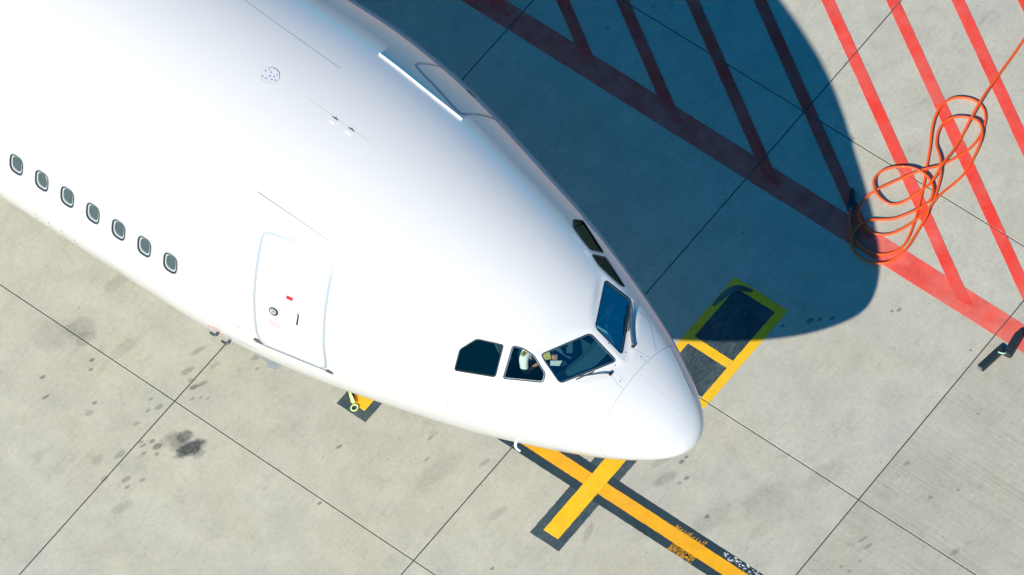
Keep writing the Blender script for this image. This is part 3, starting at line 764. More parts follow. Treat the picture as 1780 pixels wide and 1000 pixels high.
# ---- conforming strips and patches
def strip(name, pts, width, mat, parent, off=.002, thick=.003, closed=False, sm=6, label=None):
    """thin ribbon lying on the skin along points (s, theta)"""
    P = catmull(pts, sm, closed) if sm > 1 else np.asarray(pts, float)
    X = skin(P[:, 0], P[:, 1]); nn = snrm(P[:, 0], P[:, 1])
    T = (np.roll(X, -1, 0)-np.roll(X, 1, 0)) if closed else np.gradient(X, axis=0)
    T /= np.linalg.norm(T, axis=1)[:, None]+1e-12; B = np.cross(nn, T); n = len(X)
    if np.ndim(width) == 0: width = np.full(n, width)
    w2 = np.asarray(width)[:, None]/2
    V = []; 
    for i in range(n):
        for a, h in ((-1, off-thick-.004), (-1, off), (1, off), (1, off-thick-.004)): V.append(X[i]+B[i]*a*w2[i]+nn[i]*h)
    F = []
    for i in range(n if closed else n-1):
        j = (i+1) % n
        for k in range(3): F.append((i*4+k, i*4+k+1, j*4+k+1, j*4+k))
    if not closed: F += [(0, 1, 2, 3), ((n-1)*4+3, (n-1)*4+2, (n-1)*4+1, (n-1)*4)]
    o = mk(name, V, F, mat, parent); bm = bmesh.new(); bm.from_mesh(o.data); bmesh.ops.recalc_face_normals(bm, faces=bm.faces); bm.to_mesh(o.data); bm.free()
    if label: o['label'] = label
    return o
def patch(name, pts, mat, parent, off=.003, rings=14, skirt=.006, smooth_it=0, label=None):
    P = np.asarray(pts, float)
    if smooth_it: P = chaikin(P, smooth_it)
    c = P.mean(0); n = len(P); V = [skin(c[0], c[1])+snrm(c[0], c[1])*off]; F = []
    for r in range(1, rings+1):
        Q = c+(P-c)*r/rings; X = skin(Q[:, 0], Q[:, 1])+snrm(Q[:, 0], Q[:, 1])*off; V += list(X)
    for k in range(n): F.append((0, 1+k, 1+(k+1) % n))
    for r in range(rings-1):
        o = 1+r*n
        for k in range(n): F.append((o+k, o+n+k, o+n+(k+1) % n, o+(k+1) % n))
    o = 1+(rings-1)*n; V += list(skin(P[:, 0], P[:, 1])-snrm(P[:, 0], P[:, 1])*skirt)
    for k in range(n): F.append((o+k, o+n+k, o+n+(k+1) % n, o+(k+1) % n))
    ob = mk(name, V, F, mat, parent)
    bm = bmesh.new(); bm.from_mesh(ob.data); bmesh.ops.recalc_face_normals(bm, faces=bm.faces); bm.to_mesh(ob.data); bm.free()
    f0 = ob.data.polygons[0]
    if f0.normal.dot(Vector(snrm(c[0], c[1]))) < 0: ob.data.flip_normals()
    skin_normals(ob.data, base_of(parent))
    if label: ob['label'] = label
    return ob
def disc(name, s, th, r, mat, parent, h0=-.01, h1=.004, k=20, ry=None, label=None, inner=None):
    X, n, a, b = local(s, th); ry = ry or r; V = []; F = []
    for h in (h0, h1):
        for i in range(k): t = 2*math.pi*i/k; V.append(X+a*r*math.cos(t)+b*ry*math.sin(t)+n*h)
    F = [tuple(range(k))[::-1], tuple(range(k, 2*k))]+[(i, (i+1) % k, k+(i+1) % k, k+i) for i in range(k)]
    o = mk(name, V, F, mat, parent); orient(o.data)
    if label: o['label'] = label
    return o

# passenger door on the visible side
dR = chaikin(np.array(SF['doorR']), 2)
door = patch('door', dR, m_white, plane, off=.0025, rings=18, label='front passenger door outlined in pale grey')
strip('outline', dR, .046, m_line, door, off=.0065, closed=True, sm=1)
strip('door_sill', SF['sill'], .016, m_scuff, plane, off=.006, label='thin dark sill below the passenger door')
patch('scuff_plate', SF['sillA'], m_scuff, plane, off=.007, rings=3, smooth_it=1); patch('scuff_plate', SF['sillB'], m_scuff, plane, off=.007, rings=3, smooth_it=1)
s_, t_ = SF['handle'][0]
disc('handle_recess', s_, t_, .085, m_dkmetal, door, -.01, .0055, 24, .085)
disc('handle_hub', s_+.01, t_, .058, m_line, door, -.005, .011, 20)
disc('handle_pin', s_, t_-.005, .024, m_metal, door, 0, .019, 12)
X, n, a, b = local(*SF['red'][0]); 
def print_box(name, s, th, w_, h_, mat, parent, off=.0085):
    X, n, a, b = local(s, th); v, f = box(X+n*(off-.003), (a, b, n), (w_/2, h_/2, .003)); return mk(name, v, f, mat, parent)
print_box('red_label', *SF['red'][0], .11, .062, m_redp, door)
X0, n, a, b = local(*SF['arrow'][0]); X1 = local(*SF['arrow'][1])[0]
v, f = box((X0+X1)/2+n*.0055, (a, b, n), (.014, np.linalg.norm(X1-X0)/2, .003)); k_ = len(v)
v += [X0+a*.02+n*.0085, X0-a*.02+n*.0085, X0+b*.035+n*.0085]; f += [(k_, k_+1, k_+2)]
mk('lever_arrow', v, f, m_black, door)
def px_text(s, th, w_, rows, mat, name):
    """rows of tiny illegible print"""
    X, n, a, b = local(s, th); V = []; F = []
    for r in range(rows):
        x = -w_/2
        while x < w_/2:
            L = .012+.02*rng.random(); vv, ff = box(X+a*(x+L/2)+b*(-r*.03)+n*.005, (a, b, n), (L/2, .005, .003)); o = len(V); V += vv; F += [tuple(i+o for i in q) for q in ff]; x += L+.012
    o = mk(name, V, F, mat, door); return o
px_text(6.20, 2.925, .15, 4, m_pinkp, 'printed_notice'); px_text(5.66, 2.845, .17, 2, m_greyp, 'printed_notice')
for ds in (0, .095):
    X, n, a, b = local(5.97-ds, 2.745); v, f = box(X+n*.005, (a, b, n), (.0035, .045, .003)); mk('panel_mark', v, f, m_greyp, door)
# far side door
L = SF['doorL']; dL = chaikin(np.array(L+[(5.33, .45), (5.33, .1), (5.36, -.12), (5.45, -.2), (6.35, -.2), (6.46, -.1), (6.5, .15)]), 2)
d2 = patch('door', dL, m_white, plane, off=.0025, rings=18, label='front door on the shaded side of the nose')
m_line2 = simple('door_outline_painted_shade', (0.30, 0.36, 0.40), 0.4, coat=.5)  # darker, bluer copy of the outline paint, shade put into its colour
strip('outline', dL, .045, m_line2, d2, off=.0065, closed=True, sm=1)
strip('door_mark', SF['markL'], .05, m_black, d2, off=.008, sm=2)
# rain gutter above it: a standing rail
g = np.array(SF['gutter']); P = catmull(g, 8); X = skin(P[:, 0], P[:, 1]); nn = snrm(P[:, 0], P[:, 1])
v, f = tube(X+nn*.028, .012, 10); v2 = []; f2 = []
for i in range(len(X)):
    for h in (-.01, .022):
        for sgn in (-1, 1): v2.append(X[i]+nn[i]*h+np.array([0, sgn*.006, 0]))
for i in range(len(X)-1): f2 += [(i*4, i*4+2, i*4+6, i*4+4), (i*4+1, i*4+5, i*4+7, i*4+3)]
v, f = join((v, f), (v2, f2))
o = mk('rain_gutter', v, f, simple('gutter_white', (.82, .82, .80), .3, coat=1), plane); o['label'] = 'bright white rail above the shaded door'
# seams
for key, wd, mt in (('seam1', .012, m_dseam), ('seam2', .011, m_seam), ('seam3', .004, m_seam), ('n1', .007, m_seam), ('n2', .006, m_seam), ('n3', .006, m_seam), ('n4', .006, m_seam), ('n5', .006, m_seam)):
    strip('panel_seam', SF[key], wd, mt, plane, off=.0012)
th = np.linspace(0, 2*math.pi, 121)[:-1]
strip('radome_joint', np.stack([np.full(120, S_RAD), th], 1), .011, simple('radome_joint_sealant', (.42, .43, .42), .6), plane, off=-.0005, closed=True, sm=1)
m_strip = simple('lightning_strip_paint', (.74, .74, .72), .3, coat=.6)
l1 = SF['l1']; strip('lightning_strip', l1, .012, m_strip, radome, off=.002)
m_lmet = simple('polished_strip', (.85, .85, .85), .15, .9)
strip('lightning_strip', SF['l2'], .016, m_lmet, radome, off=.004)
for t0 in (2.35, 2.95):
    strip('lightning_strip', [(s, t0) for s in (1.06, .8, .55, .35, .2)], .010, m_strip, radome, off=.001)
for s, t in SF['screws']: disc('rivet', s, t, .011, m_dkmetal, plane, -.003, .002, 8)
for s, t in SF['dots']: disc('latch', s, t, .013, m_dkmetal, plane, -.003, .003, 8)
br = SF['bracket']; strip('red_bracket', br, .012, m_redp, plane, off=.003)
for q in (br[0], br[-1]): disc('bracket_end', *q, .020, m_redp, plane, -.002, .0045, 8)
# round vented cover on the crown
s_, t_ = SF['vent'][0]
m_vent = simple('vent_cover_paint', (.74, .74, .72), .4, coat=.5)
vent = disc('vent_cover', s_, t_, .150, m_vent, plane, -.01, .012, 32, label='round perforated cover on the crown')
disc('rim', s_, t_, .154, m_seam, vent, -.01, .0035, 32)
for k in range(13):
    r = 0 if k == 0 else (.070 if k < 5 else .115); a_ = k*2.3999+.3
    disc('vent_hole', s_+r*math.cos(a_), t_+r*math.sin(a_)/2.8, .0115 if k else .013, m_black, vent, .0, .0135, 8)
for s, t in SF['fix']:
    X, n, a, b = local(s, t); v, f = box(X+n*.004, (a, b, n), (.055, .035, .012)); fx = mk('drain_fitting', v, f, m_white, plane)
    v, f = box(X+n*.006+b*.042, (a, b, n), (.05, .006, .006)); mk('fitting_edge', v, f, m_dseam, fx)
    disc('fitting_screw', s+.055, t-.01, .008, m_dseam, fx, -.003, .005, 8); disc('fitting_screw', s, t-.022, .008, m_dseam, fx, -.003, .014, 8)

# ---- windows
def plate(name, poly, p, h0, h1, mat, parent, label=None):
    V = [p.c+p.ex*x+p.ey*y+p.n*h1 for x, y in poly]+[p.c+p.ex*x+p.ey*y+p.n*h0 for x, y in poly]; k = len(poly)
    F = [tuple(range(k)), tuple(range(k, 2*k))[::-1]]+[(i, k+i, k+(i+1) % k, (i+1) % k) for i in range(k)]
    o = mk(name, V, F, mat, parent)
    if label: o['label'] = label
    return o
def offset_poly(poly, d):
    P = np.asarray(poly); T = np.roll(P, -1, 0)-np.roll(P, 1, 0); T /= np.linalg.norm(T, axis=1)[:, None]
    return P-np.stack([T[:, 1], -T[:, 0]], 1)*d
def frame(name, outer, inner, p, h0, h1, mat, parent, label=None):
    k = len(outer); V = []
    for poly, h in ((outer, h0), (outer, h1), (inner, h1), (inner, h0)): V += [p.c+p.ex*x+p.ey*y+p.n*h for x, y in poly]
    F = []
    for r in range(4):
        for i in range(k): F.append((r*k+i, r*k+(i+1) % k, ((r+1) % 4)*k+(i+1) % k, ((r+1) % 4)*k+i))
    o = mk(name, V, F, mat, parent); orient(o.data)
    if label: o['label'] = label
    return o
labs = ['windshield pane on the sunlit side', 'windshield pane with the interior showing, next to the shaded side', 'side cockpit window with the pilot behind it', 'narrow forward side window on the shaded side', 'rear cockpit side window, nearly black', 'narrow rear side window on the shaded side']
for p, lb in zip(PANES, labs):
    nm_ = 'windshield' if p.key == 'front' else 'cockpit_window'
    fr_ = frame(nm_, offset_poly(p.poly, -.004), offset_poly(p.poly, .014), p, -.03, .0035, m_gasket, plane, lb)
    plate('glass_pane', offset_poly(p.poly, .013), p, -.020, -.012, m_glass if p.key == 'front' else m_sglass, fr_)
    if p.key != 'rear': frame('retainer', offset_poly(p.poly, .013), offset_poly(p.poly, .020), p, -.012, -.008, m_metal, fr_)
for k, (X, n, a, b) in enumerate(cab_loc):
    p = Pane(); p.c = X; p.n = n; p.ex = a; p.ey = b
    if np.dot(np.cross(a, b), n) < 0: p.ex = -a
    out = superell(.146, .212, 3.2)
    fr_ = frame('cabin_window', superell(.138, .200, 3.0), superell(.1135, .1755, 3.0), p, -.035, .0015, m_gasket, plane)
    frame('outer_ring', superell(.150, .213, 3.0), superell(.137, .199, 3.0), p, -.03, .003, m_line, fr_)
    frame('reveal', superell(.1138, .1758, 3.0), superell(.094, .150, 2.8), p, -.060, -.016, m_reveal, fr_)
    plate('window_pane', superell(.1130, .1750, 3.0), p, -.046, -.040, m_cabglass, fr_)
    if k == 5:  # small pale plate added as painted glare on this one pane
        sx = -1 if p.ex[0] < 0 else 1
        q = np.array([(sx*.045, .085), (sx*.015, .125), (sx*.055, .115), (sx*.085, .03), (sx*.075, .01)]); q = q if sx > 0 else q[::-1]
        plate('painted_glare', q, p, -.041, -.038, m_reveal, fr_, 'pale plate standing in for glare on the pane')

# ---- wipers and probes
def lift(pts, h): return np.array([skin(s, t)+snrm(s, t)*hh for (s, t), hh in zip(pts, h)])
m_wip = simple('wiper_grey', (.10, .14, .17), .45, .3)
for key, bl, th_ in (('wipR', 'bladR', .008), ('wipL', 'bladL', .020)):
    A_ = lift(SF[key], [.035, .055, .05, .045]); v, f = tube(catmull(A_, 6), np.linspace(th_*1.3, th_*.7, 19), 8)
    wp = mk('wiper', v, f, m_wip, plane, smooth=True); wp['label'] = 'windshield wiper parked at the lower edge of the glass'
    B_ = lift(SF[bl], [.03, .03, .03]); v, f = tube(catmull(B_, 6), .009, 6); mk('blade', v, f, m_black, wp)
    X, n, a, b = local(*SF[key][0]); v, f = tube([X-n*.02, X+n*.05], [.032, .026], 12); mk('pivot', v, f, m_black, wp)
def probe(s, th, out, back, r, mat, name):
    X, n, a, b = local(s, th); P = [X-n*.03, X+n*out*.6, X+n*out+np.array([back*.4, 0, 0]), X+n*out+np.array([back, 0, 0])]
    v, f = tube(catmull(P, 4), np.linspace(r*1.6, r, 13), 8); o = mk(name, v, f, mat, plane, smooth=True)
    return o
probe(7.423, 3.42, .07, -.12, .018, m_dkmetal, 'pitot_probe'); probe(7.28, 3.50, .08, -.12, .018, m_dkmetal, 'pitot_probe')
probe(2.55, 3.70, .09, .11, .016, simple('probe_white', (.8, .8, .78), .4), 'air_data_probe')

# ---- nose gear under the belly
gx = to_world(6.3, 0.5, -2.2); gx = np.array([gx[0], gx[1]])
m_tyre = simple('tyre_rubber', (.02, .02, .02), .85); m_gear = simple('gear_paint', (.62, .63, .63), .4)
v, f = tube([(gx[0], gx[1], 3.1), (gx[0], gx[1], 1.4), (gx[0], gx[1], 1.38), (gx[0], gx[1], .53)], [.11, .11, .075, .075], 16)
v2, f2 = tube([(gx[0], gx[1]-.36, .53), (gx[0], gx[1]+.36, .53)], .05, 10); v3, f3 = tube([(gx[0]+1.1, gx[1], 2.9), (gx[0], gx[1], 1.5)], .05, 8)
gear = mk('nose_gear', *join((v, f), (v2, f2), (v3, f3)), m_gear, plane)
for sg in (-1, 1):
    prof_ = [(-.19, .30), (-.19, .44), (-.15, .51), (-.05, .53), (.05, .53), (.15, .51), (.19, .44), (.19, .30)]
    for nm_, pr, mt in (('wheel', prof_, m_tyre), ('rim', [(-.16, .05), (-.16, .30), (.16, .30), (.16, .05)], m_gear)):
        k = 32; V = []; F = []
        for (h, r) in pr:
            for i in range(k): t = 2*math.pi*i/k; V.append((gx[0]+r*math.cos(t), gx[1]+sg*.34+h, .53+r*math.sin(t)))
        for j in range(len(pr)-1):
            for i in range(k): F.append((j*k+i, j*k+(i+1) % k, (j+1)*k+(i+1) % k, (j+1)*k+i))
        F += [tuple(range(k)), tuple(range((len(pr)-1)*k, len(pr)*k))]
        if nm_ == 'wheel': wh = mk('wheel', V, F, mt, gear); orient(wh.data)
        else: r_o = mk('rim', V, F, mt, gear); orient(r_o.data)

# ---- cockpit interior
def W(s, y, z): return to_world(np.array(float(s)), np.array(float(y)), np.array(float(z)))
AX = (np.array([1., 0, 0]), np.array([0, 1., 0]), np.array([0, 0, 1.]))
m_panel = simple('instrument_panel', (.05, .12, .15), .6); m_floor = simple('cockpit_floor', (.02, .025, .028), .9)
m_seat = simple('seat_cloth', (.035, .075, .085), .85, var=.2); m_trimg = simple('cockpit_trim', (.30, .36, .33), .6)
def halfw(s, z, gap=.12):
    t = math.sqrt(s); a, b, c = float(cubic(t, TAB[0])), float(cubic(t, TAB[1])), float(cubic(t, TAB[2])); z0 = TAB[0][0]*math.exp(-s/1.8)
    h = (a-z0) if z > z0 else (z0-b); return max(.05, c*math.sqrt(max(0, 1-((z-z0)/h)**2))-gap)
ss_ = np.linspace(1.3, 4.15, 14); V = [W(s, sg*halfw(s, -.62, .16), z) for z in (-.62, -.66) for s in ss_ for sg in (-1, 1)]; k = len(ss_)
F = [(i*2, i*2+1, i*2+3, i*2+2) for i in range(k-1)]+[(2*k+i*2, 2*k+i*2+2, 2*k+i*2+3, 2*k+i*2+1) for i in range(k-1)]
mk('cockpit_floor', V, F, m_floor, plane)
tt_ = np.linspace(0, 2*math.pi, 49)[:-1]; V = list(raw(4.16, tt_, .10))+list(raw(4.20, tt_, .10)); k = 48
mk('cockpit_bulkhead', V, [tuple(range(k)), tuple(range(k, 2*k))]+[(i, k+i, k+(i+1) % k, (i+1) % k) for i in range(k)], m_trimg, plane)
# glareshield: curved hood with panel face
V = []; F = []; k = 17
for i in range(k):
    y = -1.0+2.0*i/(k-1); e = 1-(y/1.08)**2; sf = 1.55+.25*(1-e)
    for (s, z) in ((sf-.12+.22, .42), (sf+.32, .47), (sf+.40, .43), (sf+.36, .38), (sf+.30, .0), (sf+.2, -.2)): V.append(W(s, math.copysign(min(abs(y), halfw(s, z)), y), z))
for i in range(k-1):
    for j in range(5): F.append((i*6+j, i*6+j+1, (i+1)*6+j+1, (i+1)*6+j))
mk('glareshield', V, F, m_panel, plane)
v, f = box(W(2.35, 0, -.05), AX, (.36, .17, .07)); mk('centre_pedestal', v, f, m_panel, plane)
v, f = box(W(1.98, .50, .40), AX, (.07, .13, .005)); 
m_clip = simple('card_edge', (.70, .90, .86), .5)
# card frame resting on the far glareshield
V = []; F = []
for (s0, y0, s1, y1) in ((1.80, .28, 1.80, .56), (1.80, .56, 2.08, .56), (2.08, .56, 2.08, .28), (2.08, .28, 1.80, .28)):
    c_ = (W(s0, y0, .49)+W(s1, y1, .49))/2; dd = W(s1, y1, .49)-W(s0, y0, .49); L_ = np.linalg.norm(dd)
    vv, ff = box(c_, (dd/L_, np.cross(AX[2], dd/L_), AX[2]), (L_/2+.012, .014, .005)); o_ = len(V); V += vv; F += [tuple(i+o_ for i in q) for q in ff]
mk('chart_frame', V, F, m_clip, plane)
for sy in (-1, 1):
    y = sy*.53
    v1 = box(W(2.95, y, -.18), AX, (.25, .24, .06)); v2 = box(W(3.24, y, .20), (np.array([.97, 0, .24]), AX[1], np.array([-.24, 0, .97])), (.06, .24, .36))
    v3 = box(W(2.97, y, -.4), AX, (.12, .12, .2)); seat = mk('cockpit_seat', *join(v1, v2, v3), m_seat, plane)
    bm = bmesh.new(); bm.from_mesh(seat.data); bmesh.ops.bevel(bm, geom=bm.edges[:], offset=.03, segments=2, affect='EDGES'); bm.to_mesh(seat.data); bm.free()
    v, f = box(W(3.36, y, .64), AX, (.045, .12, .09)); mk('headrest', v, f, m_seat, seat)
    for q in (-1, 1): v, f = box(W(2.98, y+q*.27, .10), AX, (.16, .028, .02)); mk('armrest', v, f, m_panel, seat)
for sy in (-1, 1):
    V = []
    for s in np.linspace(2.0, 3.3, 9):
        y1 = halfw(s, .3, .10); y0 = y1-.20
        for (yy, z) in ((y0, -.1), (y0, .26), (y1, .28), (y1, .0)): V.append(W(s, sy*yy, z))
    mk('side_console', V, [(i*4+j, i*4+j+1, i*4+5+j, i*4+4+j) for i in range(8) for j in range(3)]+[(0, 1, 2, 3), (32, 33, 34, 35)], m_trimg, plane)
# ------------------------------------------------------------------ the pilot
def skin_mesh(name, joints, bones, root, subdiv=2):
    me = bpy.data.meshes.new(name); me.from_pydata([tuple(j[0]) for j in joints], bones, []); ob = bpy.data.objects.new(name, me); COL.objects.link(ob)
    sk = ob.modifiers.new('s', 'SKIN'); sk.use_smooth_shade = True; sb = ob.modifiers.new('d', 'SUBSURF'); sb.levels = subdiv
    for i, j in enumerate(joints):
        r = j[1]; me.skin_vertices[0].data[i].radius = r if isinstance(r, tuple) else (r, r); me.skin_vertices[0].data[i].use_root = (i == root)
    dg = bpy.context.evaluated_depsgraph_get(); dg.update(); m2 = bpy.data.meshes.new_from_object(ob.evaluated_get(dg))
    ob.modifiers.clear(); bpy.data.objects.remove(ob); return m2
PB = tuple(W(2.76, -.61, -.05))
person = thing('person', PB, 'pilot in white short-sleeved shirt seated behind the side cockpit window', 'person')
m_skin = simple('skin', (.62, .30, .17), .5, var=.1); m_shirt = simple('white_shirt', (.80, .81, .80), .8, bump=.3, bscale=20); m_trous = simple('dark_trousers', (.02, .025, .04), .85)
m_hair = simple('dark_hair', (.02, .015, .01), .7); m_gold = simple('gold_braid', (.75, .52, .08), .5); m_epa = simple('epaulette_cloth', (.62, .50, .18), .7)
def J(s, y, z, r): return (Vector(W(s-.22, y-.08, z+.07))-Vector(PB), r)
def back(p): return (p[0]+.22, p[1]+.08, p[2]-.07)
sh_r, el_r, wr_r = (2.86, -.74, .44), (2.76, -.86, .18), back((2.50, -.66, .24))
sh_l, el_l, wr_l = (2.86, -.34, .44), (2.66, -.22, .20), back((2.42, -.40, .26))
jt = [J(2.98, -.53, -.05, .13), J(2.97, -.53, .12, .125), J(2.93, -.53, .30, .135), J(2.90, -.53, .44, .10), J(2.89, -.53, .53, .055), J(2.87, -.53, .60, .065), J(2.86, -.53, .68, .088), J(2.87, -.53, .76, .085), J(2.88, -.53, .81, .05),
      J(*sh_r, .068), J(*el_r, .046), J(*wr_r, .030), J(*sh_l, .068), J(*el_l, .046), J(*wr_l, .030),
      J(2.90, -.64, -.06, .095), J(2.52, -.66, -.04, .065), J(2.42, -.66, -.42, .045), J(2.30, -.66, -.56, .04),
      J(2.90, -.42, -.06, .095), J(2.52, -.40, -.04, .065), J(2.42, -.40, -.42, .045), J(2.30, -.40, -.56, .04)]
bn = [(0,1),(1,2),(2,3),(3,4),(4,5),(5,6),(6,7),(7,8),(3,9),(9,10),(10,11),(3,12),(12,13),(13,14),(0,15),(15,16),(16,17),(17,18),(0,19),(19,20),(20,21),(21,22)]
body_me = skin_mesh('body', jt, bn, 0)
# hands: palm and five bent fingers each, joined into the body mesh
def hand(w_, d, side, n=(0, 0, 1)):
    w_ = Vector(w_); d = Vector(d).normalized(); n = Vector(n); n = (n-d*n.dot(d)).normalized(); x = d.cross(n)*side; out = []
    pj = [(w_, .028), (w_+d*.03, .030), (w_+d*.065, (.036, .016)), (w_+d*.088, (.034, .013))]
    out.append(skin_mesh('h', pj, [(0,1),(1,2),(2,3)], 0, 1))
    for k, L in enumerate((.066, .075, .070, .055)):
        b = w_+d*.080+x*(.028-.019*k); c1 = b+d*L*.5-n*.006; c2 = c1+d*L*.28-n*.018; c3 = c2+d*L*.14-n*.018
        out.append(skin_mesh('h', [(b-d*.015, .0095), (b, .0095), (c1, .009), (c2, .0082), (c3, .007)], [(0,1),(1,2),(2,3),(3,4)], 0, 1))
    b = w_+d*.028+x*.030; out.append(skin_mesh('h', [(b-x*.012, .012), (b+x*.012+d*.015, .0115), (b+x*.020+d*.045-n*.01, .010), (b+x*.012+d*.068-n*.018, .008)], [(0,1),(1,2),(2,3)], 0, 1))
    return out
def jv(p): return J(*p, 0)[0]
hr = hand(jv(wr_r), jv(back((2.30, -.56, .22)))-jv(wr_r), 1); hl = hand(jv(wr_l), jv(back((2.26, -.50, .24)))-jv(wr_l), -1)
bm = bmesh.new(); bm.from_mesh(body_me)
for q in hr+hl: bm.from_mesh(q)
# face: nose, lips, ears
fd = Vector((1, 0, 0)); hc = jv((2.865, -.53, .70))
for c_, sc in ((hc+Vector((.088, 0, -.005)), (.020, .012, .024)), (hc+Vector((.080, 0, -.048)), (.010, .022, .007)), (hc+Vector((-.005, .088, -.01)), (.018, .008, .030)), (hc+Vector((-.005, -.088, -.01)), (.018, .008, .030))):
    r = bmesh.ops.create_icosphere(bm, subdivisions=2, radius=1.0); bmesh.ops.scale(bm, vec=sc, verts=r['verts']); bmesh.ops.translate(bm, vec=c_, verts=r['verts'])
for f in bm.faces: f.smooth = True
bm.to_mesh(body_me); bm.free(); body_me.materials.clear(); body_me.materials.append(m_skin)
def child(name, me, mat, parent, smooth=True):
    me.materials.clear(); me.materials.append(mat); o = bpy.data.objects.new(name, me); COL.objects.link(o); o.parent = parent
    if smooth: me.polygons.foreach_set('use_smooth', [True]*len(me.polygons))
    return o
child('body', body_me, m_skin, person)
def lerp(a, b, t): return tuple(x+(y-x)*t for x, y in zip(a, b))
mr, ml = lerp(sh_r, el_r, .82), lerp(sh_l, el_l, .82)
shj = [J(2.98, -.53, -.06, .150), J(2.97, -.53, .12, .145), J(2.93, -.53, .30, .155), J(2.90, -.53, .43, .115), J(2.895, -.53, .485, .070), J(*sh_r, .088), J(*lerp(sh_r, el_r, .5), .074), J(*mr, .068), J(*sh_l, .088), J(*lerp(sh_l, el_l, .5), .074), J(*ml, .068)]
child('shirt', skin_mesh('shirt', shj, [(0,1),(1,2),(2,3),(3,4),(3,5),(5,6),(6,7),(3,8),(8,9),(9,10)], 0), m_shirt, person)
trj = [J(2.98, -.53, -.07, .155), J(2.90, -.64, -.06, .105), J(2.52, -.66, -.04, .078), J(2.42, -.66, -.50, .06), J(2.90, -.42, -.06, .105), J(2.52, -.40, -.04, .078), J(2.42, -.40, -.50, .06)]
child('trousers', skin_mesh('trousers', trj, [(0,1),(1,2),(2,3),(0,4),(4,5),(5,6)], 0), m_trous, person)
bm = bmesh.new(); bmesh.ops.create_uvsphere(bm, u_segments=20, v_segments=14, radius=1); bmesh.ops.scale(bm, vec=(.108, .098, .112), verts=bm.verts); bmesh.ops.translate(bm, vec=hc+Vector((-.018, 0, .03)), verts=bm.verts)
bmesh.ops.delete(bm, geom=[v for v in bm.verts if v.co.z < hc.z-.02 or (v.co.x > hc.x+.055 and v.co.z < hc.z+.06)], context='VERTS'); hm = bpy.data.meshes.new('hair'); bm.to_mesh(hm); bm.free(); child('hair', hm, m_hair, person)
for (sh, sg) in ((sh_r, -1), (sh_l, 1)):
    c_ = W(sh[0]-.225, sh[1]-.08-sg*.02, sh[2]+.158); v, f = box(c_, AX, (.03, .055, .006)); ep = mk('epaulette', v, f, m_epa, person)
    for k in range(3): v, f = box(c_+np.array([0, sg*.02*(k-1), .006]), AX, (.031, .0045, .003)); mk('braid', v, f, m_black, ep)
v, f = tube([np.array(J(*lerp(wr_l, el_l, q_), 0)[0]+Vector(PB)) for q_ in (.06, .16)], .036, 14); mk('wristwatch', v, f, m_black, person)
# things the pilot has in front of him
def sheet(name, cs, z, th_, mat, label, cat):
    c = np.mean([W(s, y, z) for s, y in cs], 0); V = [W(s, y, z+th_)-c for s, y in cs]+[W(s, y, z)-c for s, y in cs]; k = len(cs)
    o = mk(name, V, [tuple(range(k)), tuple(range(k, 2*k))[::-1]]+[(i, k+i, k+(i+1) % k, (i+1) % k) for i in range(k)], mat); orient(o.data); o.location = c
    o['label'] = label; o['category'] = cat; return o
sheet('paper_sheet', [(2.31, -.60), (2.36, -.53), (2.17, -.40), (2.10, -.43), (2.13, -.49)], .27, .003, simple('paper', (.80, .82, .78), .8), 'white sheet of paper lying under the windshield by the pilot hands', 'paper')
sheet('yellow_folder', [(2.50, -.58), (2.40, -.66), (2.30, -.56), (2.40, -.48)], .42, .012, simple('folder_yellow', (.72, .56, .12), .7), 'yellow folder held up behind the windshield corner by the pilot', 'folder')

# ------------------------------------------------------------------ orange cable with its plugs
m_cab = simple('orange_cable', (.95, .115, .010), .5, coat=.2); m_plug = simple('black_rubber_plug', (.018, .030, .036), .55, var=.3, bump=.3, bscale=60)
CP = catmull(CABLE, 8)
seg = np.linalg.norm(np.diff(CP, axis=0), axis=1); arcl = np.concatenate([[0], np.cumsum(seg)])
R_C = .022
# the cable climbs over the strands laid before it: height from earlier crossings
z = np.full(len(CP), R_C+.001)
order = range(len(CP)-1, -1, -1); done = []
for i in order:
    if done:
        D = np.array(done); d = np.hypot(CP[i, 0]-D[:, 0], CP[i, 1]-D[:, 1]); far = np.abs(arcl[i]-D[:, 3]) > .35; hit_ = far & (d < .045)
        if hit_.any(): z[i] = max(R_C+.001, D[hit_, 2].max()+2*R_C)
    done.append((CP[i, 0], CP[i, 1], z[i], arcl[i]))
# smooth the height along the cable (stiff rubber lifts off for a hand's width either side) and let wide loops spring up a little
zz = z.copy()
for i in range(len(z)):
    d = np.abs(arcl-arcl[i]); zz[i] = (z*np.clip(1-(d/.30)**2, 0, 1)).max() if False else np.max((z-R_C)*np.clip(1-(d/.32)**2, 0, 1))+R_C+.001
k = np.exp(-.5*(np.arange(-6, 7)/3)**2); k /= k.sum(); zz = np.convolve(np.pad(zz, 6, 'edge'), k, 'valid')
zz += .030*np.clip(np.sin(arcl*1.7+.8), 0, 1)**2*np.clip((arcl[-1]-arcl)/2, 0, 1)
XY = CP.copy()
v, f = tube(np.column_stack([XY, zz]), R_C, 10)
c0 = np.array([2.4, 7.6, 0]); cable = mk('power_cable', np.array(v)-c0, f, m_cab, smooth=True); cable.location = c0
cable['label'] = 'orange power cable coiled in loose loops on the red hatching'; cable['category'] = 'cable'
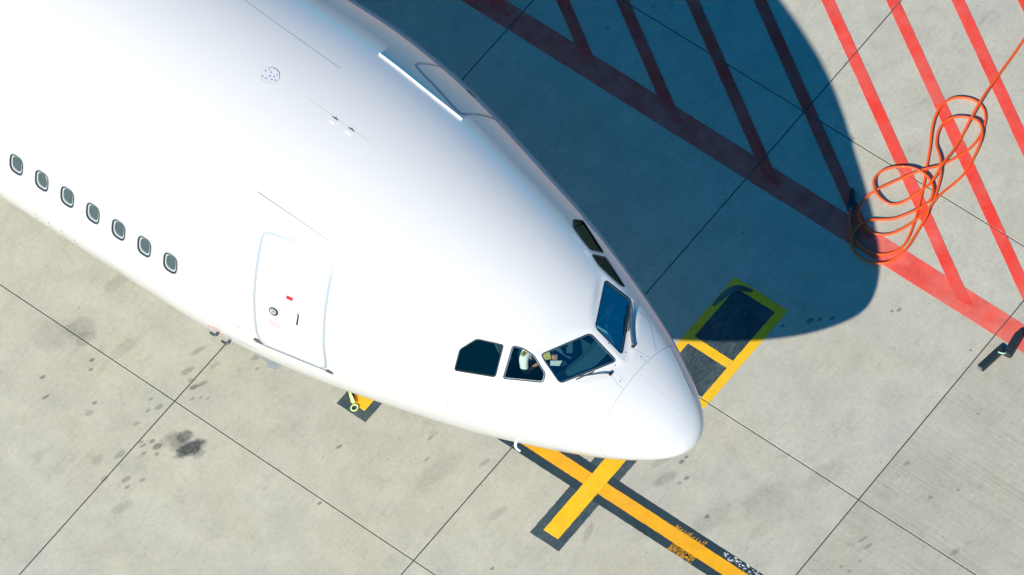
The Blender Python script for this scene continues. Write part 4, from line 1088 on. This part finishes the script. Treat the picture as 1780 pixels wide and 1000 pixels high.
def plug(p0, p1, r, label, nose=.25, end=True, name='cable_plug', z0=None, group=None):
    p0 = np.array([*p0, 0.]); p1 = np.array([*p1, 0.]); L_ = np.linalg.norm(p1-p0); d = (p1-p0)/L_; z0 = z0 or r; loc = (p0+p1)/2
    t = thing(name, tuple(loc), label, 'cable plug', group)
    up = np.array([0, 0, 1.]); sd_ = np.cross(up, d)
    st = [(0, .80), (.015, .97), (.04, 1.0), (1-nose, 1.0), (1-nose*.6, .90), (1-nose*.25, .60), (1, .22)]; V = []; k = 16
    for u, q in st:
        for i in range(k):
            a = 2*math.pi*i/k; ca, sa = math.cos(a), math.sin(a); e = 3.5
            V.append(p0+d*L_*u+sd_*r*q*math.copysign(abs(ca)**(2/e), ca)+up*(r+r*q*math.copysign(abs(sa)**(2/e), sa)*.98))
    F = [(j*k+i, j*k+(i+1) % k, (j+1)*k+(i+1) % k, (j+1)*k+i) for j in range(len(st)-1) for i in range(k)]+[tuple(range(k)), tuple(range((len(st)-1)*k, len(st)*k))]
    b_ = mk('housing', V, F, m_plug, t); orient(b_.data)
    v, f = box(p0+d*L_*.42+up*(2*r+.0), (d, sd_, up), (L_*.28, r*.45, .006)); mk('grip_ridge', v, f, m_plug, t)
    if end:
        v, f = tube([p0-d*.014+up*r, p0+d*.02+up*r], [r*.60, r*.66], 14); mk('contact_face', v, f, simple('pale_contact', (.22, .25, .25), .5), t)
        for q in (-.35, .35): v, f = tube([p0-d*.03+up*r+sd_*r*q, p0+d*.01+up*r+sd_*r*q], r*.16, 8); mk('contact_pin', v, f, m_metal, t)
    return t
plug((1.752, 6.516), (1.532, 6.850), .052, 'dark tapered plug at the coiled end of the orange cable, in shadow', .35, group='black cable plugs')
plug((5.262, 5.315), (5.330, 5.850), .066, 'black plug with pale contact face, lying beside the slab joint', .12, group='black cable plugs')
plug((5.470, 5.760), (5.385, 6.285), .072, 'black plug with pointed tip, lying across the red border line', .30, end=False, group='black cable plugs')
# link between the two plugs
v, f = tube(catmull([(5.325, 5.73, .09), (5.36, 5.70, .15), (5.42, 5.72, .15), (5.46, 5.79, .10)], 6), .014, 8)
lk = mk('plug_lanyard', np.array(v)-np.array([5.39, 5.72, 0]), f, simple('pale_green_cord', (.45, .68, .50), .6), smooth=True); lk.location = (5.39, 5.72, 0)
lk['label'] = 'short pale green cord linking the two black plugs'; lk['category'] = 'cord'
# lime safety strap with a ring, lying on the short yellow bar
m_lime = simple('lime_webbing', (.72, .92, .32), .8)
sp_ = catmull([(-3.02, -.82), (-2.86, -.965), (-2.795, -1.01), (-2.70, -1.075), (-2.60, -1.135)], 8)
T = np.gradient(sp_, axis=0); T /= np.linalg.norm(T, axis=1)[:, None]; B = np.stack([-T[:, 1], T[:, 0]], 1)
hh = .03+.05*np.sin(np.linspace(0, math.pi, len(sp_))); wv = .022+.006*np.sin(np.linspace(0, 9, len(sp_)))
V = []; n = len(sp_); c0 = np.array([-2.7, -1.08, 0])
for i in range(n):
    for a, dz in ((-1, 0), (-1, .006), (1, .006), (1, 0)): V.append(np.array([*(sp_[i]+B[i]*a*wv[i]), hh[i]+dz])-c0)
F = [(i*4+k, i*4+(k+1) % 4, i*4+4+(k+1) % 4, i*4+4+k) for i in range(n-1) for k in range(4)]+[(0, 1, 2, 3), (n*4-1, n*4-2, n*4-3, n*4-4)]
strap = thing('safety_strap', tuple(c0), 'lime green strap ending in a ring over the short yellow bar', 'strap')
sv = mk('webbing', np.array(V)+c0, F, m_lime, strap); orient(sv.data)
rc = np.array([-2.535, -1.195, .035]); ang = np.linspace(0, 2*math.pi, 25)
v, f = tube(np.stack([rc[0]+.052*np.cos(ang), rc[1]+.060*np.sin(ang), rc[2]+0*ang], 1), .014, 8, False); mk('ring', v, f, m_lime, strap, smooth=True)
rb = catmull([(-2.80, -.93), (-2.70, -.985), (-2.63, -1.04), (-2.575, -1.075)], 6); T = np.gradient(rb, axis=0); T /= np.linalg.norm(T, axis=1)[:, None]; B = np.stack([-T[:, 1], T[:, 0]], 1); n = len(rb); V = []  # flat brown strip painted as the strap's cast shadow on the yellow bar
for i in range(n):
    for a, dz in ((-1, 0), (-1, .005), (1, .005), (1, 0)): V.append(np.array([*(rb[i]+B[i]*a*(.024 if i < n*.7 else .012)), .014+dz]))
F = [(i*4+k, i*4+(k+1) % 4, i*4+4+(k+1) % 4, i*4+4+k) for i in range(n-1) for k in range(4)]+[(0, 1, 2, 3), (n*4-1, n*4-2, n*4-3, n*4-4)]
rbn = mk('strap_shadow', V, F, simple('strap_shadow_brown', (.42, .10, .015), .8), strap); orient(rbn.data); rbn['label'] = 'rust-brown strip painted as the shadow of the strap'
